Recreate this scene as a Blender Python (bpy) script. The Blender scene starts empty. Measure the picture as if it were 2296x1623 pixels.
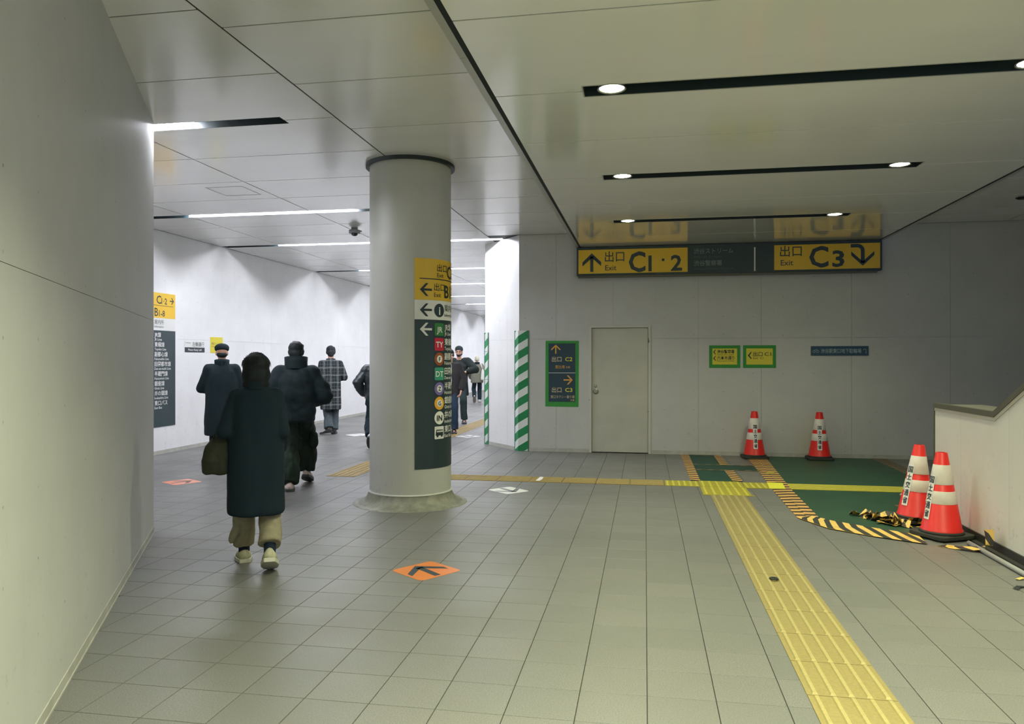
import bpy, bmesh, math, random
from mathutils import Vector, Matrix, Euler, noise
random.seed(7)
S = bpy.context.scene
COL = S.collection
PI = math.pi

# ------------------------------------------------------------------ camera, world, exposure
CAM_H = 1.52
cd = bpy.data.cameras.new('camera')
cam = bpy.data.objects.new('camera', cd)
COL.objects.link(cam)
cam.location = (0, 0, CAM_H)
cam.rotation_euler = (PI / 2, 0, math.radians(10.0))
cd.sensor_width = 36.0
cd.lens = 1690.0 / 2296.0 * 36.0
cd.shift_y = -5.5 / 2296.0
cd.clip_start = 0.05
cd.clip_end = 200
S.camera = cam

w = bpy.data.worlds.new('world')
w.use_nodes = True
w.node_tree.nodes['Background'].inputs[0].default_value = (0.36, 0.44, 0.80, 1)
w.node_tree.nodes['Background'].inputs[1].default_value = 1.1
S.world = w

S.view_settings.view_transform = 'Standard'
S.view_settings.look = 'None'
S.view_settings.exposure = 0.0
S.view_settings.gamma = 1.0
S.view_settings.use_curve_mapping = False
S.cycles.use_denoising = True
S.cycles.max_bounces = 9
S.cycles.diffuse_bounces = 5
S.cycles.glossy_bounces = 4
S.cycles.sample_clamp_indirect = 6.0
S.cycles.caustics_reflective = False
S.cycles.caustics_refractive = False

TUBE_E, TUBE_C = 290.0, (0.89, 0.91, 1.0)
BULB_E, BULB_C, SPOT_W = 60.0, (0.97, 1.0, 0.66), 262.0
ZL = 3.59      # high ceiling
ZC = 3.345     # lowered ceiling above the crossing

# ------------------------------------------------------------------ helpers
def lin(c):
    out = []
    for v in c[:3]:
        v = v / 255.0
        out.append(v / 12.92 if v <= 0.04045 else ((v + 0.055) / 1.055) ** 2.4)
    return tuple(out) + (1.0,)

class NT:
    def __init__(s, m):
        s.t = m.node_tree
    def n(s, typ, **kw):
        nd = s.t.nodes.new(typ)
        for k, v in kw.items():
            if k.startswith('i_'):
                key = k[2:]
                key = int(key) if key.isdigit() else key.replace('_', ' ')
                nd.inputs[key].default_value = v
            else:
                setattr(nd, k, v)
        return nd
    def l(s, a, b):
        s.t.links.new(a, b)
    def math(s, op, a, b=None, c=None):
        nd = s.n('ShaderNodeMath', operation=op)
        for i, v in enumerate((a, b, c)):
            if v is None: continue
            if isinstance(v, (int, float)): nd.inputs[i].default_value = v
            else: s.l(v, nd.inputs[i])
        return nd.outputs[0]
    def mix(s, f, a, b):
        nd = s.n('ShaderNodeMix', data_type='RGBA')
        if isinstance(f, (int, float)): nd.inputs[0].default_value = f
        else: s.l(f, nd.inputs[0])
        for i, v in ((6, a), (7, b)):
            if isinstance(v, tuple): nd.inputs[i].default_value = v
            else: s.l(v, nd.inputs[i])
        return nd.outputs[2]
    def ramp(s, v, p0, p1, c0=(0, 0, 0, 1), c1=(1, 1, 1, 1)):
        nd = s.n('ShaderNodeValToRGB')
        nd.color_ramp.elements[0].position = p0
        nd.color_ramp.elements[1].position = p1
        nd.color_ramp.elements[0].color = c0
        nd.color_ramp.elements[1].color = c1
        s.l(v, nd.inputs[0])
        return nd.outputs[0]

MATS = {}
def mat(name, rgb, rough=0.5, spec=0.5, noise_amt=0.0, scale=20.0, bump=0.0, metal=0.0, emit=None, estr=0.0):
    if name in MATS: return MATS[name]
    m = bpy.data.materials.new(name); m.use_nodes = True
    b = m.node_tree.nodes['Principled BSDF']; k = NT(m)
    c = lin(rgb)
    b.inputs['Base Color'].default_value = c
    b.inputs['Roughness'].default_value = rough
    b.inputs['Specular IOR Level'].default_value = spec
    b.inputs['Metallic'].default_value = metal
    if emit is not None:
        b.inputs['Emission Color'].default_value = tuple(emit) + (1,)
        b.inputs['Emission Strength'].default_value = estr
    if noise_amt or bump:
        tc = k.n('ShaderNodeTexCoord')
        nz = k.n('ShaderNodeTexNoise', i_Scale=scale, i_Detail=5.0)
        k.l(tc.outputs['Object'], nz.inputs['Vector'])
        if noise_amt:
            d = tuple(v * (1 - noise_amt) for v in c[:3]) + (1,)
            u = tuple(min(1, v * (1 + noise_amt)) for v in c[:3]) + (1,)
            k.l(k.ramp(nz.outputs[0], 0.3, 0.7, d, u), b.inputs['Base Color'])
        if bump:
            bp = k.n('ShaderNodeBump', i_Strength=bump, i_Distance=0.004)
            k.l(nz.outputs[0], bp.inputs['Height']); k.l(bp.outputs[0], b.inputs['Normal'])
    MATS[name] = m
    return m

def link(o, parent=None):
    COL.objects.link(o)
    if parent is not None: o.parent = parent
    return o

def tag(o, label=None, cat=None, group=None, kind=None):
    if label: o['label'] = label
    if cat: o['category'] = cat
    if group: o['group'] = group
    if kind: o['kind'] = kind
    return o

def empty(name, loc=(0, 0, 0), rz=0.0):
    o = bpy.data.objects.new(name, None)
    o.empty_display_size = 0.1
    o.location = loc; o.rotation_euler = (0, 0, rz)
    return link(o)

class MB:
    """collects shapes, builds ONE mesh object"""
    def __init__(s):
        s.v = []; s.f = []; s.uv = {}
    def quad(s, a, b, c, d):
        i = len(s.v); s.v += [a, b, c, d]; s.f.append((i, i + 1, i + 2, i + 3)); return s
    def box(s, x0, y0, z0, x1, y1, z1):
        i = len(s.v)
        s.v += [(x0, y0, z0), (x1, y0, z0), (x1, y1, z0), (x0, y1, z0), (x0, y0, z1), (x1, y0, z1), (x1, y1, z1), (x0, y1, z1)]
        for f in ((3, 2, 1, 0), (4, 5, 6, 7), (0, 1, 5, 4), (1, 2, 6, 5), (2, 3, 7, 6), (3, 0, 4, 7)):
            s.f.append(tuple(i + j for j in f))
        return s
    def prism(s, poly, z0, z1):
        i = len(s.v); n = len(poly)
        s.v += [(x, y, z0) for x, y in poly] + [(x, y, z1) for x, y in poly]
        s.f.append(tuple(i + n - 1 - j for j in range(n))); s.f.append(tuple(i + n + j for j in range(n)))
        for j in range(n):
            q = (j + 1) % n
            s.f.append((i + j, i + q, i + n + q, i + n + j))
        return s
    def lathe(s, prof, seg=32, c=(0, 0), cap=True):
        i = len(s.v); n = len(prof)
        for r, z in prof:
            for k in range(seg):
                a = 2 * PI * k / seg
                s.v.append((c[0] + r * math.cos(a), c[1] + r * math.sin(a), z))
        for j in range(n - 1):
            for k in range(seg):
                q = (k + 1) % seg
                s.f.append((i + j * seg + k, i + j * seg + q, i + (j + 1) * seg + q, i + (j + 1) * seg + k))
        if cap:
            s.f.append(tuple(i + seg - 1 - k for k in range(seg)))
            s.f.append(tuple(i + (n - 1) * seg + k for k in range(seg)))
        return s
    def tube(s, pts, r, seg=10):
        i = len(s.v); n = len(pts)
        P = [Vector(p) for p in pts]
        for j in range(n):
            d = (P[min(j + 1, n - 1)] - P[max(j - 1, 0)]).normalized()
            a = Vector((0, 0, 1)) if abs(d.z) < 0.9 else Vector((1, 0, 0))
            x = d.cross(a).normalized(); y = x.cross(d)
            rr = r[j] if isinstance(r, (list, tuple)) else r
            for k in range(seg):
                t = 2 * PI * k / seg
                s.v.append(tuple(P[j] + rr * (math.cos(t) * x + math.sin(t) * y)))
        for j in range(n - 1):
            for k in range(seg):
                q = (k + 1) % seg
                s.f.append((i + j * seg + k, i + (j + 1) * seg + k, i + (j + 1) * seg + q, i + j * seg + q))
        s.f.append(tuple(i + k for k in range(seg))); s.f.append(tuple(i + (n - 1) * seg + seg - 1 - k for k in range(seg)))
        return s
    def mesh(s, name, m, smooth=False, bevel=0.0):
        me = bpy.data.meshes.new(name)
        me.from_pydata(s.v, [], s.f)
        bm = bmesh.new(); bm.from_mesh(me)
        if bevel:
            bmesh.ops.bevel(bm, geom=[e for e in bm.edges if len(e.link_faces) == 2 and e.calc_face_angle(0) > 0.6], offset=bevel, segments=2, affect='EDGES', profile=0.5)
        bmesh.ops.recalc_face_normals(bm, faces=bm.faces)
        bm.to_mesh(me); bm.free()
        if m: me.materials.append(m)
        if smooth:
            for p in me.polygons: p.use_smooth = True
        return me
    def build(s, name, m, parent=None, loc=(0, 0, 0), rot=(0, 0, 0), smooth=False, bevel=0.0):
        o = bpy.data.objects.new(name, s.mesh(name, m, smooth, bevel))
        o.location = loc; o.rotation_euler = rot
        return link(o, parent)

def autosmooth(o, ang=0.7):
    me = o.data
    for p in me.polygons: p.use_smooth = True
    bm = bmesh.new(); bm.from_mesh(me)
    for e in bm.edges:
        if len(e.link_faces) == 2 and e.calc_face_angle(0) > ang: e.smooth = False
    bm.to_mesh(me); bm.free()
    return o

def strips(V, F, f):
    """cut flat print into narrow upright strips so that it can follow a curved surface"""
    step = getattr(f, 'step', 0)
    if not step: return V, F
    bm = bmesh.new(); vs = [bm.verts.new((a, b, 0)) for a, b in V]
    for q in F:
        try: bm.faces.new([vs[k] for k in q])
        except ValueError: pass
    lo = min(a for a, b in V); hi = max(a for a, b in V)
    for k in range(math.floor(lo / step) + 1, math.ceil(hi / step)):
        bmesh.ops.bisect_plane(bm, geom=bm.verts[:] + bm.edges[:] + bm.faces[:], plane_co=(k * step, 0, 0), plane_no=(1, 0, 0))
    bm.verts.index_update()
    out = [(v.co.x, v.co.y) for v in bm.verts], [tuple(v.index for v in q.verts) for q in bm.faces]
    bm.free()
    return out
TXT = {}
def text_geo(s, bold):
    key = (s, bold)
    if key not in TXT:
        c = bpy.data.curves.new('lettering', 'FONT')
        c.body = s; c.resolution_u = 2; c.offset = bold
        o = bpy.data.objects.new('lettering', c); COL.objects.link(o)
        me = bpy.data.meshes.new_from_object(o.evaluated_get(bpy.context.evaluated_depsgraph_get()))
        TXT[key] = ([tuple(v.co) for v in me.vertices], [tuple(p.vertices) for p in me.polygons])
        bpy.data.objects.remove(o); bpy.data.curves.remove(c); bpy.data.meshes.remove(me)
    return TXT[key]

def lettering(parent, s, x, z, h, m, f, width=None, bold=0.0, name='lettering', just='l'):
    """flat printed words; (x,z) lower left, h = cap height, f maps (x,z) on the sign to a point"""
    V, F = text_geo(s, bold)
    x0 = min(v[0] for v in V); x1 = max(v[0] for v in V)
    sc = h / 0.73
    sx = sc if width is None else width / (x1 - x0)
    W = (x1 - x0) * sx
    off = {'l': 0, 'c': -W / 2, 'r': -W}[just]
    me = bpy.data.meshes.new(name)
    V, F = strips([(x + off + (v[0] - x0) * sx, z + v[1] * sc) for v in V], F, f)
    me.from_pydata([f(*v) for v in V], [], F)
    me.materials.append(m)
    return link(bpy.data.objects.new(name, me), parent)

def flat(parent, name, polys, m, f):
    """flat printed shapes (list of polygons in sign coordinates)"""
    v = []; F = []
    for p in polys:
        i = len(v); v += [(a, b) for a, b in p]; F.append(tuple(range(i, i + len(p))))
    v, F = strips(v, F, f)
    me = bpy.data.meshes.new(name); me.from_pydata([f(*q) for q in v], [], F); me.materials.append(m)
    return link(bpy.data.objects.new(name, me), parent)

def disc(cx, cz, r, n=28):
    return [(cx + r * math.cos(2 * PI * k / n), cz + r * math.sin(2 * PI * k / n)) for k in range(n)]
def rrect(x0, z0, x1, z1, r=0.012):
    out = []
    for cx, cz, a0 in ((x1 - r, z1 - r, 0), (x0 + r, z1 - r, 90), (x0 + r, z0 + r, 180), (x1 - r, z0 + r, 270)):
        for k in range(5):
            a = math.radians(a0 + 90 * k / 4)
            out.append((cx + r * math.cos(a), cz + r * math.sin(a)))
    return out
def rect(x0, z0, x1, z1):
    return [(x0, z0), (x1, z0), (x1, z1), (x0, z1)]
def arrow(cx, cz, size, deg, t=0.15):
    """sign arrow pointing along deg; two polygons: shaft and mitred head"""
    h = size / 2; tt = t * size
    head = [(h, 0), (0.02 * size, h), (0.02 * size - tt * 1.25, h), (h - tt * 1.45, 0), (0.02 * size - tt * 1.25, -h), (0.02 * size, -h)]
    upper = [head[0], head[1], head[2], head[3]]; lower = [head[0], head[3], head[4], head[5]]
    shaft = [(-h, -tt / 2), (h - tt, -tt / 2), (h - tt, tt / 2), (-h, tt / 2)]
    a = math.radians(deg); ca, sa = math.cos(a), math.sin(a)
    return [[(cx + x * ca - y * sa, cz + x * sa + y * ca) for x, y in p] for p in (shaft, upper, lower)]

# ------------------------------------------------------------------ setting materials
def wall_mat(name, rgb, dots=True, rough=0.55):
    m = bpy.data.materials.new(name); m.use_nodes = True
    k = NT(m); b = m.node_tree.nodes['Principled BSDF']
    tc = k.n('ShaderNodeTexCoord'); sp = k.n('ShaderNodeSeparateXYZ'); k.l(tc.outputs['Object'], sp.inputs[0])
    c = lin(rgb); d = tuple(v * 0.93 for v in c[:3]) + (1,)
    nz = k.n('ShaderNodeTexNoise', i_Scale=1.6, i_Detail=6.0, i_Roughness=0.62); k.l(tc.outputs['Object'], nz.inputs['Vector'])
    col = k.mix(k.ramp(nz.outputs[0], 0.35, 0.65), d, c)
    # vertical wear streaks
    mp = k.n('ShaderNodeMapping'); mp.inputs['Scale'].default_value = (7, 7, 0.5); k.l(tc.outputs['Object'], mp.inputs[0])
    n2 = k.n('ShaderNodeTexNoise', i_Scale=1.5, i_Detail=3.0); k.l(mp.outputs[0], n2.inputs['Vector'])
    col = k.mix(k.math('MULTIPLY', k.ramp(n2.outputs[0], 0.56, 0.75), 0.10), col, tuple(v * 0.7 for v in c[:3]) + (1,))
    # scuffs, more of them near the floor
    n3 = k.n('ShaderNodeTexNoise', i_Scale=14.0, i_Detail=7.0, i_Roughness=0.75); k.l(tc.outputs['Object'], n3.inputs['Vector'])
    low = k.n('ShaderNodeMapRange', i_1=0.0, i_2=1.1, i_3=0.85, i_4=0.0); k.l(sp.outputs[2], low.inputs[0])
    col = k.mix(k.math('MULTIPLY', k.ramp(n3.outputs[0], 0.58, 0.70), low.outputs[0]), col, tuple(v * 0.5 for v in c[:3]) + (1,))
    if dots:
        fx = k.math('ABSOLUTE', k.math('SUBTRACT', k.math('FRACT', k.math('DIVIDE', k.math('ADD', sp.outputs[0], 0.13), 0.455)), 0.5))
        n4 = k.n('ShaderNodeTexNoise', i_Scale=2.3); k.l(tc.outputs['Object'], n4.inputs['Vector'])
        fz = k.math('ABSOLUTE', k.math('SUBTRACT', k.math('FRACT', k.math('ADD', k.math('DIVIDE', sp.outputs[2], 0.30), k.math('MULTIPLY', n4.outputs[0], 0.3))), 0.5))
        dd = k.math('ADD', k.math('POWER', k.math('MULTIPLY', fx, 0.455), 2.0), k.math('POWER', k.math('MULTIPLY', fz, 0.30), 2.0))
        dot = k.math('LESS_THAN', dd, 0.007 ** 2)
        n5 = k.n('ShaderNodeTexNoise', i_Scale=5.0); k.l(tc.outputs['Object'], n5.inputs['Vector'])
        col = k.mix(k.math('MULTIPLY', dot, k.ramp(n5.outputs[0], 0.40, 0.60)), col, tuple(v * 0.45 for v in c[:3]) + (1,))
    k.l(col, b.inputs['Base Color'])
    b.inputs['Roughness'].default_value = rough
    b.inputs['Specular IOR Level'].default_value = 0.4
    bp = k.n('ShaderNodeBump', i_Strength=0.05, i_Distance=0.01); k.l(nz.outputs[0], bp.inputs['Height']); k.l(bp.outputs[0], b.inputs['Normal'])
    return m

def floor_mat():
    m = bpy.data.materials.new('floor tile'); m.use_nodes = True
    k = NT(m); b = m.node_tree.nodes['Principled BSDF']
    g = k.n('ShaderNodeNewGeometry'); sp = k.n('ShaderNodeSeparateXYZ'); k.l(g.outputs['Position'], sp.inputs[0])
    cx = k.math('FLOOR', k.math('DIVIDE', k.math('SUBTRACT', sp.outputs[0], 0.01), TPX))
    cy = k.math('FLOOR', k.math('DIVIDE', k.math('SUBTRACT', sp.outputs[1], TY0), TPY))
    cb = k.n('ShaderNodeCombineXYZ'); k.l(cx, cb.inputs[0]); k.l(cy, cb.inputs[1])
    wn = k.n('ShaderNodeTexWhiteNoise', noise_dimensions='2D'); k.l(cb.outputs[0], wn.inputs['Vector'])
    base = k.ramp(wn.outputs[0], 0.0, 1.0, lin((111, 111, 108)), lin((119, 118, 115)))
    n1 = k.n('ShaderNodeTexNoise', i_Scale=150.0, i_Detail=3.0); k.l(g.outputs['Position'], n1.inputs['Vector'])
    col = k.mix(k.math('MULTIPLY', k.ramp(n1.outputs[0], 0.38, 0.62), 0.7), base, lin((88, 89, 86)))
    n2 = k.n('ShaderNodeTexNoise', i_Scale=0.9, i_Detail=5.0); k.l(g.outputs['Position'], n2.inputs['Vector'])
    col = k.mix(k.math('MULTIPLY', k.ramp(n2.outputs[0], 0.45, 0.7), 0.35), col, lin((97, 95, 90)))
    n3 = k.n('ShaderNodeTexNoise', i_Scale=9.0, i_Detail=6.0, i_Roughness=0.8); k.l(g.outputs['Position'], n3.inputs['Vector'])
    col = k.mix(k.math('MULTIPLY', k.ramp(n3.outputs[0], 0.69, 0.76), 0.5), col, lin((60, 60, 56)))
    k.l(col, b.inputs['Base Color'])
    k.l(k.ramp(n2.outputs[0], 0.3, 0.7, (0.36,) * 3 + (1,), (0.50,) * 3 + (1,)), b.inputs['Roughness'])
    b.inputs['Specular IOR Level'].default_value = 0.5
    bp = k.n('ShaderNodeBump', i_Strength=0.12, i_Distance=0.002); k.l(n1.outputs[0], bp.inputs['Height']); k.l(bp.outputs[0], b.inputs['Normal'])
    return m

def ceiling_mat(name, rgb, rough, ior=1.68):
    m = bpy.data.materials.new(name); m.use_nodes = True
    k = NT(m); b = m.node_tree.nodes['Principled BSDF']
    tc = k.n('ShaderNodeTexCoord')
    mp = k.n('ShaderNodeMapping'); mp.inputs['Scale'].default_value = (0.25, 1.2, 1); k.l(tc.outputs['Object'], mp.inputs[0])
    nz = k.n('ShaderNodeTexNoise', i_Scale=2.0, i_Detail=4.0); k.l(mp.outputs[0], nz.inputs['Vector'])
    c = lin(rgb)
    k.l(k.ramp(nz.outputs[0], 0.3, 0.7, tuple(v * 0.95 for v in c[:3]) + (1,), c), b.inputs['Base Color'])
    b.inputs['Roughness'].default_value = rough
    b.inputs['Specular IOR Level'].default_value = 0.2
    b.inputs['Coat Weight'].default_value = 1.0
    b.inputs['Coat Roughness'].default_value = rough * .8
    b.inputs['Coat IOR'].default_value = ior
    return m

TPX, TPY, TY0 = 0.303, 0.2935, 3.756
M_WALL = wall_mat('painted wall board', (194, 194, 190))
M_WALLW = wall_mat('white corridor wall board', (236, 236, 236))
M_WALLP = wall_mat('white parapet panel', (216, 213, 207), dots=False, rough=0.45)
M_FLOOR = floor_mat()
M_GROUT = mat('grout', (52, 52, 48), 0.9)
M_CEIL = ceiling_mat('satin ceiling panel', (244, 244, 242), 0.19)
M_CEILC = ceiling_mat('lowered satin ceiling panel', (248, 247, 238), 0.13, 1.82)
M_DARK = mat('near black joint', (24, 32, 34), 0.8)
M_SLOT = mat('black slot lining', (26, 40, 44), 0.5)
M_REFL = mat('white reflector', (235, 235, 235), 0.4)
M_TRIM = mat('grey metal trim', (178, 178, 170), 0.35, metal=0.3)
M_TUBE = mat('lamp tube glow', (255, 255, 255), 0.4, emit=TUBE_C, estr=TUBE_E)
M_BULB = mat('flood bulb glow', (255, 255, 255), 0.4, emit=BULB_C, estr=BULB_E)
M_YEL = mat('tactile yellow', (134, 121, 76), 0.65, 0.3, 0.10, 60, 0.1)
mat('tactile yellow bar', (154, 142, 92), 0.55, 0.3, 0.10, 60)  # bar tones from here on are lighter than their blocks: ridge highlights painted in
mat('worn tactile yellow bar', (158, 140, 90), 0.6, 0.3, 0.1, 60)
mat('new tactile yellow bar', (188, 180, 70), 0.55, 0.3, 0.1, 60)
M_YELD = mat('worn tactile yellow', (134, 112, 66), 0.6, 0.35, 0.16, 40, 0.1)
M_YELB = mat('new tactile yellow', (158, 148, 44), 0.55, 0.4, 0.08, 40)
M_GREEN = mat('green floor sheet', (34, 70, 50), 0.5, 0.4, 0.16, 3.0, 0.05)
M_GREEND = mat('dark green floor sheet', (30, 66, 54), 0.6, 0.3, 0.15, 4.0, 0.05)
M_PRINT = mat('print dark', (32, 46, 50), 0.5)
M_SIGNY = mat('sign yellow', (228, 186, 52), 0.45)
M_SIGNY2 = mat('paper yellow', (214, 200, 62), 0.6)
M_SIGND = mat('sign dark', (38, 56, 60), 0.45)
M_SIGNW = mat('sign white', (226, 226, 222), 0.5)
M_GTAPE = mat('green cloth tape', (58, 140, 62), 0.6, 0.3, 0.08, 30)
M_ORANGE = mat('orange sticker', (206, 118, 44), 0.35, 0.5, 0.05, 12)
M_REDORANGE = mat('red orange sticker', (226, 138, 108), 0.3, 0.5, 0.05, 12)
M_CHROME = mat('brushed metal', (150, 150, 144), 0.3, metal=0.9)
M_BLACKTRIM = mat('dark coping', (84, 82, 70), 0.4, 0.5)

# ------------------------------------------------------------------ floor
floor = MB().box(-8.2, -4.2, -0.3, 7.0, 41.6, -0.006).build('floor', M_GROUT)
tag(floor, kind='structure')
def clip_in_view(x, y):
    t = math.radians(10)
    d = -x * math.sin(t) + y * math.cos(t); r = x * math.cos(t) + y * math.sin(t)
    if d < 1.0: return False
    return abs(r / d) < 0.70 and CAM_H / d < 0.50
def left_limit(y):
    return -0.94 - 0.5537 * y if 1.8 < y < 5.96 else (-1.94 if y <= 1.8 else -7.67)
tiles = []
for i in range(-27, 23):
    for j in range(-26, 128):
        x0 = 0.01 + i * TPX; y0 = TY0 + j * TPY
        x1, y1 = x0 + TPX, y0 + TPY
        if x1 < left_limit((y0 + y1) / 2) - 0.05 or y0 > 41.25 or y1 < -4 or x0 > 6.6 or x0 < -7.95: continue
        if y0 > 12.36 and x0 > -2.0: continue
        if y0 > 13.3 and x0 > -2.8: continue
        tiles.append((x0, y0))
def tile_mb(x0, y0):
    g = 0.0020; b = 0.0009
    mb = MB(); x1, y1 = x0 + TPX, y0 + TPY
    v = [(x0 + g, y0 + g, -0.006), (x1 - g, y0 + g, -0.006), (x1 - g, y1 - g, -0.006), (x0 + g, y1 - g, -0.006),
         (x0 + g, y0 + g, -b), (x1 - g, y0 + g, -b), (x1 - g, y1 - g, -b), (x0 + g, y1 - g, -b),
         (x0 + g + b, y0 + g + b, 0), (x1 - g - b, y0 + g + b, 0), (x1 - g - b, y1 - g - b, 0), (x0 + g + b, y1 - g - b, 0)]
    f = [(8, 9, 10, 11)]
    for a in range(4):
        c = (a + 1) % 4
        f += [(a, c, 4 + c, 4 + a), (4 + a, 4 + c, 8 + c, 8 + a)]
    return v, f
seen = sorted([t for t in tiles if clip_in_view(t[0] + 0.15, t[1] + 0.15)], key=lambda t: (t[0] + .15) ** 2 + (t[1] + .15) ** 2)
own = set(seen[:300])
v, f = tile_mb(0, 0)
tile_me = bpy.data.meshes.new('tile'); tile_me.from_pydata(v, [], f); tile_me.materials.append(M_FLOOR)
for t in seen[:300]:
    o = bpy.data.objects.new('tile', tile_me); o.location = (t[0], t[1], 0); link(o, floor)
V = []; F = []
for t in tiles:
    if t in own: continue
    v, f = tile_mb(*t); i = len(V); V += v; F += [tuple(i + q for q in p) for p in f]
me = bpy.data.meshes.new('tile_field'); me.from_pydata(V, [], F); me.materials.append(M_FLOOR)
tag(link(bpy.data.objects.new('tile_field', me), floor), kind='stuff')

# ------------------------------------------------------------------ walls (front boards with open joints on a backing)
def wall(name, p0, p1, m, z1=ZL, cuts=(), zcut=1.86, hole=None, base=True):
    p0 = Vector(p0); p1 = Vector(p1); d = p1 - p0; L = d.length; rz = math.atan2(d.y, d.x)
    mb = MB(); T0, T1 = 0.012, 0.15
    if hole:
        a, b, h = hole
        mb.box(0, T0, 0, a, T1, z1).box(b, T0, 0, L, T1, z1).box(a, T0, h, b, T1, z1).box(a, T1 - 0.02, 0, b, T1, h)
    else:
        mb.box(0, T0, 0, L, T1, z1)
    root = mb.build(name, m, loc=(p0.x, p0.y, 0), rot=(0, 0, rz)); tag(root, kind='structure')
    xs = [0] + list(cuts) + [L]; zs = [0, zcut, z1] if zcut else [0, z1]
    g = 0.0014
    for i in range(len(xs) - 1):
        for j in range(len(zs) - 1):
            rs = [(xs[i] + g * (i > 0), zs[j] + g * (j > 0), xs[i + 1] - g * (i < len(xs) - 2), zs[j + 1] - g * (j < len(zs) - 2))]
            if hole: rs = [q for r in rs for q in rminus(r, (hole[0], -1, hole[1], hole[2]))]
            if not rs: continue
            pm = MB()
            for x0, za, x1, zb in rs: pm.box(x0, 0, za, x1, T0, zb)
            pm.build('panel', m, root)
    if base:
        bm_ = MB(); segs = [(0, L)] if not hole else [(0, hole[0]), (hole[1], L)]
        for a, b in segs:
            bm_.box(a, -0.004, 0, b, 0, 0.06).box(a, -0.008, 0, b, -0.004, 0.010)
        bm_.build('skirting', M_SKIRT, root)
    return root
def rminus(r, h):
    x0, y0, x1, y1 = r; a, b, c, d = h
    if a >= x1 or c <= x0 or b >= y1 or d <= y0: return [r]
    out = []
    if a > x0: out.append((x0, y0, a, y1))
    if c < x1: out.append((c, y0, x1, y1))
    xa, xb = max(a, x0), min(c, x1)
    if b > y0: out.append((xa, y0, xb, b))
    if d < y1: out.append((xa, d, xb, y1))
    return out
M_SKIRT = mat('skirting', (176, 175, 166), 0.6, 0.4, 0.12, 9.0)
XB = -2.06
wall('wall_back', (XB, 12.36), (6.6, 12.36), M_WALL, cuts=(0.62, 1.553, 2.9, 3.86, 5.2, 6.6, 7.7), hole=(-0.898 - XB, 0.092 - XB, 2.074))
wall('wall_corner', (-2.835, 13.30), (-2.06, 12.36), M_WALLW, cuts=(0.82,))
wall('wall_passage', (-2.835, 41.3), (-2.835, 13.30), M_WALLW, cuts=[2.7 * k for k in range(1, 11)])
wall('wall_far', (-7.67, 41.3), (-2.835, 41.3), M_WALLW, cuts=(1.75, 3.6))
wall('wall_left', (-7.67, 5.96), (-7.67, 41.3), M_WALLW, cuts=[1.64 + 1.75 * k * 2 for k in range(10)])
wall('wall_entrance', (-1.94, 1.80), (-4.24, 5.96), M_WALL)
wall('wall_return', (-4.24, 5.96), (-7.67, 5.96), M_WALLW)
wall('wall_near', (-1.94, -4.0), (-1.94, 1.80), M_WALL)
wall('wall_rear', (6.6, -4.0), (-1.94, -4.0), M_WALL)
wall('wall_right', (6.6, 12.36), (6.6, 7.2), M_WALL)

# ------------------------------------------------------------------ ceilings
SLOTS = [  # x0, x1, y, lit0, lit1
    (-6.60, -3.07, 6.08, -6.2, -3.98), (-7.50, -3.05, 9.93, -6.55, -4.0), (-7.62, -2.40, 12.75, -6.60, -2.42),
    (-7.62, -2.90, 16.70, -6.60, -3.0), (-7.62, -2.90, 20.1, -6.60, -3.0), (-7.62, -2.90, 24.0, -6.60, -3.0),
    (-7.62, -2.90, 27.5, -6.60, -3.0), (-7.62, -2.90, 31.3, -6.60, -3.0), (-7.62, -2.90, 34.8, -6.60, -3.0), (-7.62, -2.90, 38.6, -6.60, -3.0)]
HW = 0.09
def panel_field(root, z, xs, ys, holes, m, g=0.008, t=0.005, gy=0.007):
    for i in range(len(xs) - 1):
        for j in range(len(ys) - 1):
            rs = [(xs[i] + g, ys[j] + gy, xs[i + 1] - g, ys[j + 1] - gy)]
            for h in holes:
                rs = [q for r in rs for q in rminus(r, h)]
            pm = MB()
            for x0, y0, x1, y1 in rs: pm.box(x0, y0, z, x1, y1, z + t)
            if rs: pm.build('ceiling_panel', m, root)
def deck(name, x0, y0, x1, y1, z, holes, m):
    mb = MB(); rs = [(x0, y0, x1, y1)]
    for h in holes: rs = [q for r in rs for q in rminus(r, h)]
    for a, b, c, d in rs: mb.box(a, b, z, c, d, z + 0.05)
    o = mb.build(name, m); tag(o, kind='structure'); return o
holesL = [(a, y - HW, b, y + HW) for a, b, y, _, _ in SLOTS]
ceilL = deck('ceiling', -7.85, -4.2, -1.09, 41.5, ZL + 0.0055, holesL, M_DARK)
ysl = [-3.9, -2.9, -1.9, -0.9, 0.1, 1.1, 2.07, 3.07, 4.07, 5.07, 6.08, 7.1, 8.1, 9.0, 9.93, 10.87, 11.81, 12.75]
ysl += [12.75 + 0.9875 * k for k in range(1, 5)] + [16.7 + 1.133 * k for k in range(1, 4)]
for a, b in ((20.1, 24.0), (24.0, 27.5), (27.5, 31.3), (31.3, 34.8), (34.8, 38.6), (38.6, 41.4)):
    ysl += [a + (b - a) * k / 3 for k in range(1, 4)]
near = [y for y in ysl if y > 1.0]
panel_field(ceilL, ZL, [-7.66, -6.5, -4.6, -2.605], near, holesL, M_CEIL)
ysm = [-3.9, -1.9, 0.15, 1.2, 2.25, 3.28, 4.32, 5.30, 6.41, 7.55, 8.55, 9.48, 10.48, 11.4, 12.35]
panel_field(ceilL, ZL, [-2.605, -1.10], ysm, holesL, M_CEIL)
panel_field(ceilL, ZL, [-4.6, -2.605], [y for y in ysl if y <= 1.1], [], M_CEIL)
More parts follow.
